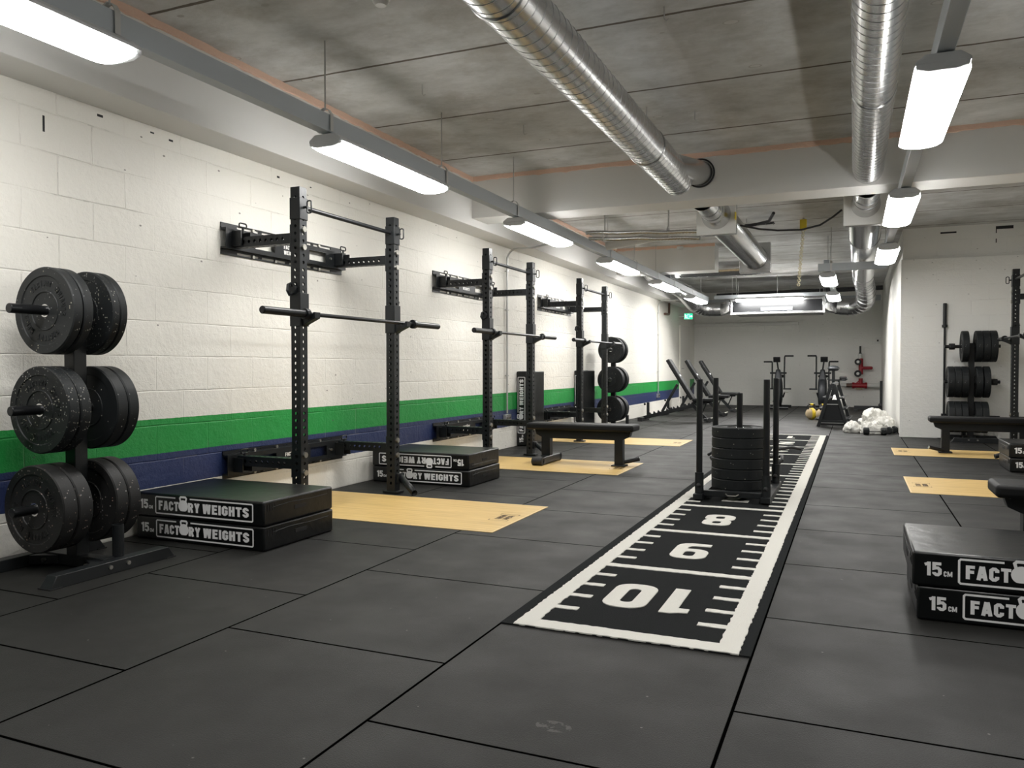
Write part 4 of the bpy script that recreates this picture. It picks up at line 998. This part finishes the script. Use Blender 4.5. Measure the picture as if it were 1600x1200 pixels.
# ------------------------------------------------------------------ sled
sl = thing('push_sled', 'black four post push sled loaded with stacked plates on the turf', 'sled', (-.865, 6.80, .0095))
for s in (-1, 1):
    x = s * .255
    B().add([(x - .035, -.50, .012), (x + .035, -.50, .012), (x + .035, .52, .012), (x - .035, .52, .012), (x - .035, -.44, 0), (x + .035, -.44, 0), (x + .035, .46, 0), (x - .035, .46, 0), (x - .035, -.50, .05), (x + .035, -.50, .05), (x + .035, .52, .05), (x - .035, .52, .05)],
            [(4, 5, 6, 7), (0, 1, 5, 4), (2, 3, 7, 6), (8, 9, 10, 11), (0, 1, 9, 8), (2, 3, 11, 10), (1, 5, 6, 2), (1, 2, 10, 9), (0, 4, 7, 3), (0, 3, 11, 8)]).build('skid', 'steel_black', sl)
    for y in (-.42, .38):
        B().tube([(x, y, .05), (x, y, .955)], .0245, 20).build('push_post', 'steel_satin', sl, bevel=.003)
        B().lathe([(.026, .04), (.034, .04), (.034, .215), (.026, .215)], 24, T(x, y, 0)).build('post_socket', 'steel_black', sl)
        B().ball((x, y - .034, .115), .018, 10).build('bolt', 'dark_hole', sl)
for y in (-.40, .40): B().box((-.222, y - .03, .03), (.222, y + .03, .075)).build('cross_bar', 'steel_black', sl, bevel=.004)
B().box((-.11, -.372, .034), (.11, .372, .050)).build('centre_plate', 'steel_black', sl, bevel=.003)
B().cyl((0, 0, .05), (0, 0, .835), .0245, 20).build('loading_pin', 'steel_satin', sl, bevel=.003)
B().tube([(-.05, -.43, .055), (-.03, -.455, .045), (.03, -.455, .045), (.05, -.43, .055)], .006, 8).build('tow_hook', 'zinc', sl)
for s in (-1, 1):
    pts = [(s * .255, .38, .20), (s * (.30), .43, .24), (s * .29, .60, .26), (s * .18, .68, .24)]
    B().tube(pts, .015, 10).build('side_handle', 'steel_black', sl)
B().tube([(-.27, .10, .30), (-.20, .24, .35), (-.12, .34, .32), (-.05, .38, .22)], .013, 8).build('side_strap', 'dark_hole', sl)
B().tube([(.27, .40, .34), (.36, .62, .34), (.42, .9, .30)], .014, 8).build('tow_strap', 'dark_hole', sl)
nm = ('bottom', 'second from bottom', 'third from bottom', 'fourth from bottom', 'fifth from bottom', 'topmost')
for k in range(6):
    plate(.0825, 'rubber', (-.865, 6.80, .0095 + .0505 + .0425 + k * .0845), f'{nm[k]} black plate of the stack on the push sled', 'plates on the sled', (PI / 2, 0, k * .7))

# ------------------------------------------------------------------ flat benches
def make_bench():
    r = thing('flat_bench', '', 'bench')
    B().box((-.60, -.15, .375), (.60, .15, .445)).build('pad', 'vinyl_soft', r, bevel=.022, seg=4)
    B().prism([(-.54, .375), (.55, .375), (.53, .315), (.44, .275), (-.44, .275), (-.52, .315)], -.045, .045, RX(PI / 2)).build('spine', 'steel_black', r, bevel=.004)
    B().box((-.50, -.06, .36), (.52, .06, .377)).build('pad_plate', 'steel_black', r)
    B().box((-.46, -.045, .05), (-.36, .045, .285)).build('leg', 'steel_black', r, bevel=.004)
    B().box((.37, -.045, .012), (.46, .045, .285)).build('leg', 'steel_black', r, bevel=.004)
    f = B().box((-.47, -.29, .008), (-.35, .29, .085)).build('foot_bar', 'steel_black', r, bevel=.012, seg=3)
    for s in (-1, 1): B().cyl((-.47, s * .285, .045), (-.35, s * .285, .045), .044, 20).build('foot_cap', 'dark_hole', f, bevel=.006)
    B().box((.34, -.07, 0), (.49, .07, .014)).build('foot_plate', 'dark_hole', r, bevel=.004)
    h = B().tube([(.44, .05, .035), (.52, .09, .052), (.60, .12, .072)], .022, 12).build('carry_handle', 'dark_hole', r)
    B().cyl((.598, .1195, .0715), (.606, .122, .0735), .019, 12).build('end_plug', 'chrome', h)
    return r
bn = make_bench(); bn.location = (-2.70, 8.22, .0045); bn['label'] = 'black flat bench on the wooden platform of the second wall rack'; bn['group'] = 'flat benches'
bb = dup(bn, (1.46, 11.075, .0045), PI, 'black flat bench before the plate tree with the upright barbell')
dup(bn, (1.285, 4.92, .0045), PI, 'dark bench end cut by the picture edge, just behind the big box stack')

# ------------------------------------------------------------------ inclined benches at the far end
def make_incline():
    r = thing('incline_bench', '', 'bench')
    Rr = B().bar((0, 0, .055), (.98, 0, .315), .075, .07).build('base_rail', 'steel_black', r, bevel=.003)
    b = B()
    for k in range(6):
        x = .10 + k * .085; z = .055 + x * .265 + .035
        b.add([(x, -.03, z - .01), (x + .06, -.03, z + .006), (x + .012, -.03, z + .05), (x, .03, z - .01), (x + .06, .03, z + .006), (x + .012, .03, z + .05)], [(0, 1, 2), (5, 4, 3), (0, 3, 4, 1), (1, 4, 5, 2), (2, 5, 3, 0)])
        b.bar((x - .01, 0, z - .02), (x + .075, 0, z + .0), .05, .03)
    b.build('ladder', 'steel_black', Rr, merge=False)
    B().box((-.05, -.29, .006), (.03, .29, .066)).build('foot_bar', 'steel_black', r, bevel=.004)
    for s in (-1, 1): B().box((-.055, s * .26, 0), (.035, s * .30, .07)).build('foot_cap', 'dark_hole', r)
    p = B().box((.055, -.025, .07), (.105, .025, .36)).build('handle_post', 'steel_black', r, bevel=.003)
    B().ball((.02, -.02, .325), .024, 10).build('knob', 'dark_hole', r)
    B().bar((.96, 0, .32), (1.22, 0, .05), .07, .06).build('front_leg', 'steel_black', r, bevel=.003)
    B().box((1.19, -.17, .02), (1.26, .17, .075)).build('foot_bar', 'steel_black', r, bevel=.004)
    for s in (-1, 1): B().cyl((1.30, s * .12 - .02, .045), (1.30, s * .12 + .02, .045), .044, 18).build('wheel', 'dark_hole', r, bevel=.004)
    B().tube([(1.25, -.10, .06), (1.34, -.10, .085), (1.38, -.10, .10)], .016, 10).build('lift_handle', 'zinc', r)
    B().bar((.94, 0, .32), (1.02, 0, .40), .06, .06).build('hinge_block', 'steel_black', r)
    q = B().box((-.03, -.14, 0), (.04, .14, .90)).build('back_pad', 'vinyl_soft', r, bevel=.018, seg=3)
    q.location = (.955, 0, .435); q.rotation_euler = (0, -math.atan2(.50, .80), 0)
    t = B().box((.0405, -.05, .50), (.042, .05, .54)).build('stitched_badge', 'print', q)
    B().box((-.05, -.03, .02), (-.029, .03, .80)).build('back_frame', 'steel_black', q)
    s2 = B().box((.0, -.15, -.03), (.42, .15, .035)).build('seat_pad', 'vinyl_soft', r, bevel=.018, seg=3); s2.location = (.97, 0, .425)
    B().bar((1.0, 0, .38), (1.3, 0, .38), .05, .03).build('seat_frame', 'steel_black', r)
    B().bar((.36, 0, .18), (.66, 0, .72), .04, .05).build('support_strut', 'steel_black', r, bevel=.003)
    B().tube([(1.22, -.03, .37), (1.16, -.03, .22), (1.13, -.03, .16)], .014, 8).build('seat_strut', 'steel_black', r)
    return r
ib = make_incline(); ib.location = (-3.81, 15.5, 0); ib['label'] = 'inclined black bench standing first after the plate tree'; ib['group'] = 'inclined benches'
dup(ib, (-3.83, 17.45, 0), 0, 'inclined black bench in the middle of the three'); dup(ib, (-3.84, 19.2, 0), 0, 'inclined black bench closest to the far wall')

# ------------------------------------------------------------------ air bikes
def make_bike(side, label, loc):
    r = thing('air_bike', label, 'exercise bike', loc)
    B().lathe([(.02, -.085), (.30, -.085), (.335, -.06), (.345, 0), (.335, .06), (.30, .085), (.02, .085)], 40, T(0, -.28, .43) @ RY(PI / 2)).build('fan_cage', 'fan_grey', r, smooth=50)
    for s in (-1, 1):
        b = B()
        for rad in (.06, .11, .16, .21, .26, .31): b.tube([(s * .089, -.28 + rad * math.cos(a), .43 + rad * math.sin(a)) for a in [2 * PI * k / 32 for k in range(32)]], .004, 5, True)
        b.build('guard_wire', 'steel_black', r)['kind'] = 'stuff'
    for y in (-.55, .50): B().cyl((-.27, y, .035), (.27, y, .035), .032, 14).build('foot_bar', 'steel_black', r, bevel=.004)
    B().tube([(0, -.55, .05), (0, -.20, .10), (0, .20, .16), (0, .50, .06)], .034, 12).build('frame', 'steel_black', r)
    B().add([(-.10, -.42, .60), (.10, -.42, .60), (.10, .02, .60), (-.10, .02, .60), (-.05, -.32, 1.0), (.05, -.32, 1.0), (.05, -.16, 1.0), (-.05, -.16, 1.0)], [(3, 2, 1, 0), (4, 5, 6, 7), (0, 1, 5, 4), (1, 2, 6, 5), (2, 3, 7, 6), (3, 0, 4, 7)]).build('shroud', 'fan_grey', r, bevel=.03, seg=3)
    B().tube([(0, -.22, .98), (.0 - side * .03, -.24, 1.20)], .020, 10).build('mast', 'steel_black', r)
    mo = B().box((-.085, -.03, 0), (.085, .02, .13)).build('monitor', 'dark_hole', r, bevel=.008); mo.location = (-side * .035, -.24, 1.185); mo.rotation_euler = (.35, 0, 0)
    B().box((-.07, -.0325, .03), (.07, -.029, .10)).build('screen', 'steel_satin', mo)
    B().cyl((-.20, -.22, .905), (.20, -.22, .905), .022, 12).build('pivot_shaft', 'steel_black', r)
    for s in (-1, 1):
        hi = 1.335 if s == side else 1.19
        a = B().tube([(s * .15, -.22, .50), (s * .145, -.23, .90), (s * .15, -.20, hi - .03), (s * .16, -.19, hi)], .019, 10).build('swing_arm', 'steel_black', r)
        B().cyl((s * .15, -.19, hi), (s * .36, -.17, hi), .020, 12).build('grip', 'dark_hole', a, bevel=.004)
        B().cyl((s * .12, -.22, .505), (s * .31, -.22, .505), .020, 12).build('foot_peg', 'steel_black', a)
        c = B().bar((s * .10, 0, .28), (s * .14, -.02, .28 + s * side * .13), .022, .03).build('crank', 'steel_black', r)
        B().box((s * .14, -.06, .28 + s * side * .13 - .014), (s * .24, .04, .28 + s * side * .13 + .014)).build('pedal', 'zinc', c, bevel=.004)
    B().tube([(0, .22, .16), (0, .30, .78)], .028, 12).build('seat_post', 'steel_black', r)
    B().ball((0, .30, .82), .13, 16, 1, 1.05, .36).build('saddle', 'dark_hole', r)
    B().box((-.03, -.60, .02), (.03, -.57, .05)).build('front_badge', 'print', r)
    return r
make_bike(1, 'air bike behind the push sled posts, farther from the pier', (-1.755, 21.45, 0))
make_bike(-1, 'air bike behind the triangular shelf stand', (-.705, 21.45, 0))
# spin bike whose saddle shows over the stand
k = thing('spin_bike', 'exercise bike with a broad dark saddle rising over the triangular stand', 'exercise bike', (-.405, 19.0, 0))
b = B().ball((0, 0, 1.025), .125, 20, 1.0, 1.15, .52); b.v = [(x, y, max(z, .985 - .04 * abs(x) / .12)) for x, y, z in b.v]; b.build('saddle', 'fan_grey', k)
B().tube([(0, 0, .98), (.0, .02, .60), (.02, .08, .25)], .032, 12).build('seat_post', 'steel_black', k)
B().tube([(.02, .08, .25), (.02, .55, .16), (0, .95, .05)], .036, 12).build('frame', 'steel_black', k)
B().lathe([(.02, -.03), (.21, -.035), (.22, 0), (.21, .035), (.02, .03)], 36, T(.02, .80, .30) @ RY(PI / 2)).build('flywheel', 'steel_satin', k)
for y in (-.12, 1.05): B().cyl((-.24, y, .035), (.26, y, .035), .032, 12).build('foot_bar', 'steel_black', k)
B().tube([(.02, .08, .25), (0, -.12, .05)], .03, 12).build('rear_stay', 'steel_black', k)
B().tube([(.01, .55, .17), (.10, .66, .72), (.10, .66, .76)], .026, 12).build('handle_post', 'steel_black', k)
B().tube([(.02, .05, .765), (.10, .05, .765), (.16, .05, .79)], .018, 10).build('side_arm', 'steel_black', k)
B().box((.12, .0, .785), (.27, .10, .845)).build('side_pad', 'dark_hole', k, bevel=.018, seg=3)
B().tube([(-.14, .70, .78), (-.10, .66, .76), (.10, .66, .76), (.24, .66, .76), (.27, .60, .78)], .017, 10).build('handlebar', 'steel_black', k)
# triangular storage stand
a = thing('shelf_stand', 'black triangular dumbbell stand on the floor beyond the turf end', 'rack', (-.335, 15.1, 0))
for y, dx in ((.0, 0.0), (1.15, .05)):
    for s in (-1, 1): B().bar((dx + s * .235, y, .0), (dx + s * .022, y, .75), .055, .05, (0, 1, 0)).build('leg', 'steel_black', a, bevel=.003)
    B().bar((dx - .20, y, .10), (dx + .20, y, .10), .04, .04).build('tie_bar', 'steel_black', a)
B().bar((0, -.02, .745), (.05, 1.17, .745), .06, .05).build('ridge_bar', 'steel_black', a, bevel=.003)
for s in (-1, 1):
    for z in (.12, .31, .50):
        x = s * (.235 - z * .285)
        B().add([(x - s * .02, -.01, z - .02), (x + s * .075, -.01, z + .005), (x + s * .075, -.01, z + .030), (x - s * .02, -.01, z + .004), (x - s * .02 + .05, 1.16, z - .02), (x + s * .075 + .05, 1.16, z + .005), (x + s * .075 + .05, 1.16, z + .030), (x - s * .02 + .05, 1.16, z + .004)],
                [(0, 1, 2, 3), (7, 6, 5, 4), (0, 4, 5, 1), (1, 5, 6, 2), (2, 6, 7, 3), (3, 7, 4, 0)]).build('shelf', 'steel_black', a)
B().add([(-.215, .012, .03), (.215, .012, .03), (.085, .012, .48), (-.085, .012, .48), (-.215, .018, .03), (.215, .018, .03), (.085, .018, .48), (-.085, .018, .48)], [(3, 2, 1, 0), (4, 5, 6, 7), (0, 1, 5, 4), (1, 2, 6, 5), (2, 3, 7, 6), (3, 0, 4, 7)]).build('end_panel', 'steel_satin', a)
for z in (.07, .40): B().bar((-.215 + z * .28, .004, z), (.215 - z * .28, .004, z), .006, .012).build('bright_edge', 'conduit', a)

# ------------------------------------------------------------------ wrapped kettlebells, bags, dumbbells
from mathutils import noise
def crumple(b, amp, freq, seed):
    o = []
    for x, y, z in b.v:
        q = Vector((x, y, z)) * freq + Vector((seed, -seed, seed * .5)); d = noise.noise_vector(q); k = abs(noise.noise(q * 2.3))
        o.append((x + d.x * amp, y + d.y * amp, max(.002, z + d.z * amp - k * amp * 1.3)))
    b.v = o; return b
def lumpy(c, r, sx, sy, sz, amp, freq, seed, n=36, flat=True):
    b = B().ball((0, 0, 0), r, n, sx, sy, sz); o = []
    for x, y, z in b.v:
        p = Vector((x, y, z)); q = p * freq + Vector((seed, seed * 1.7, -seed)); f = 1 + amp * noise.turbulence(q, 4, True) - amp * .4
        p2 = p * f; o.append((c[0] + p2.x, c[1] + p2.y, max(c[2] + p2.z, 0.002)))
    b.v = o
    return b
def kettle(name, loc, label, rz):
    r = thing(name, label, 'kettlebell', loc, rz)
    b = B().ball((0, 0, .115), .115, 20, 1, 1, 1); b.v = [(x, y, max(z, .004)) for x, y, z in b.v]; b.build('wrapped_body', 'kraft', r)
    h = [(.058, 0, .20), (.078, 0, .265), (.055, 0, .305), (-.055, 0, .305), (-.078, 0, .265), (-.058, 0, .20)]
    B().tube(h, .019, 12).build('handle', 'dark_hole', r)
    B().lathe([(.114, -.03), (.119, -.03), (.119, .03), (.114, .03)], 32, T(0, 0, .115) @ RY(PI / 2)).build('tape_band', 'yellow', r)
    B().cyl((-.03, 0, .305), (.03, 0, .305), .0225, 12).build('handle_tape', 'yellow', r)
    return r
kettle('kettlebell', (-.775, 17.1, 0), 'kettlebell in brown wrapping with yellow tape, farther from the triangular stand', .5)
kettle('kettlebell', (-.57, 16.95, 0), 'kettlebell in brown wrapping with yellow tape, touching the triangular stand', 1.2)
tag(lumpy((-.30, 17.45, .22), .2, 1.0, .9, 1.0, .5, 4.5, 3.1).build('plastic_film', 'film', smooth=180), 'heap of crumpled grey plastic film behind the wrapped kettlebells', 'plastic wrap')
tag(crumple(lumpy((-.005, 13.98, .055), .145, .95, .85, .95, .35, 5.5, 1.2, 72), .030, 17, 2.2).build('plastic_bag', 'bag', smooth=60), 'small white plastic bag lying apart from the big bag heap', 'bag', 'white plastic bags')
for i, (c, r_, s, lb) in enumerate([((.30, 14.45, .14), .20, (.85, 1.1, .95), 'white crumpled plastic bag at the peak of the heap by the pier'), ((.47, 14.22, .10), .17, (.85, .9, .9), 'white crumpled plastic bag in the heap touching the pier'),
                                    ((.27, 13.92, .075), .155, (1.05, .9, .8), 'white crumpled plastic bag behind the dumbbell, front of the heap'), ((.44, 14.75, .13), .17, (.9, 1, 1), 'white crumpled plastic bag at the back of the heap by the pier')]):
    tag(crumple(lumpy(c, r_ * 1.08, *s, .62, 4.2, 2.3 + i * 1.9, 90), .042, 13, i * 3.3).build('plastic_bag', 'bag', smooth=50), lb, 'bag', 'white plastic bags')
def make_db(loc, rz, label):
    r = thing('dumbbell', label, 'dumbbell', loc, rz, 'dumbbells by the pier')
    B().cyl((-.09, 0, .055), (.09, 0, .055), .015, 12).build('handle', 'chrome', r)
    for s in (-1, 1):
        m2 = T(s * .125, 0, .055) @ RY(PI / 2) @ RZ(0)
        B().prism([(.063 * math.cos(PI / 3 * k), .063 * math.sin(PI / 3 * k)) for k in range(6)], -.042, .042, m2).build('head', 'rubber', r, bevel=.012)
    return r
make_db((.315, 13.60, 0), .12, 'black dumbbell lying in front of the white bags')
make_db((.565, 13.98, 0), 1.25, 'black dumbbell between the white bags and the pier foot')
make_db((.42, 15.35, 0), -.1, 'black dumbbell behind the heap of white bags')
st = thing('upright_stand', 'low black frame with an upright post in the far corner by the pier', 'exercise machine', (.0, 21.0, 0))
B().box((.02, -.05, .03), (.60, .05, .12)).build('rail', 'steel_black', st, bevel=.006)
B().box((.585, -.03, .0), (.645, .03, .725)).build('post', 'steel_black', st, bevel=.004)
B().box((.02, -.16, 0), (.10, .16, .03)).build('foot', 'steel_black', st); B().box((.54, -.16, 0), (.64, .16, .03)).build('foot', 'steel_black', st)
B().ball((.60, -.04, .14), .05, 12).build('pivot_cover', 'dark_hole', st)

# ------------------------------------------------------------------ sprinkler valve on the far wall
v = thing('valve_assembly', 'red pipe valve with two round gauges on the far wall', 'valve', (0, 22.62, 0))
B().cyl((.157, 0, 1.42), (.157, 0, 1.60), .024, 14).cyl((.157, 0, 1.39), (.157, 0, 1.43), .034, 14).build('riser', 'cable', v)
B().cyl((.157, 0, 1.27), (.157, 0, 1.40), .05, 16).build('coupling', 'pipe_white', v)
B().cyl((.175, 0, .86), (.175, 0, 1.28), .055, 18).build('valve_body', 'red', v, bevel=.008)
B().cyl((.175, -.02, 1.03), (.42, -.02, 1.03), .040, 16).ball((.42, -.02, 1.03), .042, 12).build('outlet', 'red', v)
for z, d_ in ((1.19, .083), (.885, .088)):
    gg = B().lathe([(0, 0), (d_, 0), (d_, .035), (0, .035)], 28, T(.105, -.09, z) @ RX(PI / 2), False).build('gauge', 'dark_hole', v, bevel=.006)
    B().lathe([(0, .0), (d_ * .42, .0), (d_ * .42, .004), (0, .004)], 24, T(.105, -.126, z) @ RX(PI / 2), False).build('dial', 'gauge_face', gg)
    B().cyl((.105, -.09, z), (.17, 0, z), .014, 8).build('gauge_stem', 'zinc', v)
B().cyl((.175, 0, .62), (.175, 0, .76), .05, 16).bar((.06, 0, .62), (.165, 0, .72), .04, .03).build('tee_neck', 'red', v)
B().cyl((.0, 0, .575), (.30, 0, .575), .066, 20).cyl((-.03, 0, .575), (.03, 0, .575), .080, 20).cyl((.27, 0, .575), (.33, 0, .575), .080, 20).build('tee', 'red', v, bevel=.005)
B().cyl((.33, 0, .575), (.66, 0, .575), .055, 18).build('pipe', 'pipe_white', v); B().cyl((-.03, 0, .575), (-.30, 0, .575), .05, 18).build('pipe', 'pipe_white', v)
B().cyl((-.17, 0, .575), (-.03, 0, .575), .054, 18).build('sleeve', 'brown_pipe', v)
B().box((.06, -.05, .47), (.22, -.045, .505)).build('tag_plate', 'kraft', v)
for x in (-.25, .6): B().box((x - .02, -.02, .50), (x + .02, .18, .53)).build('wall_clip', 'zinc', v)
B().box((.13, .04, 1.30), (.19, .18, 1.34)).build('wall_clip', 'zinc', v)
s = thing('power_socket', 'white socket plate high on the far wall near the pier', 'socket', (.575, YF, 1.74))
B().box((-.06, -.03, -.075), (.06, 0, .075)).build('face_plate', 'white_plastic', s, bevel=.004); B().box((-.02, -.034, -.02), (.02, -.03, .03)).build('switch', 'dark_hole', s)
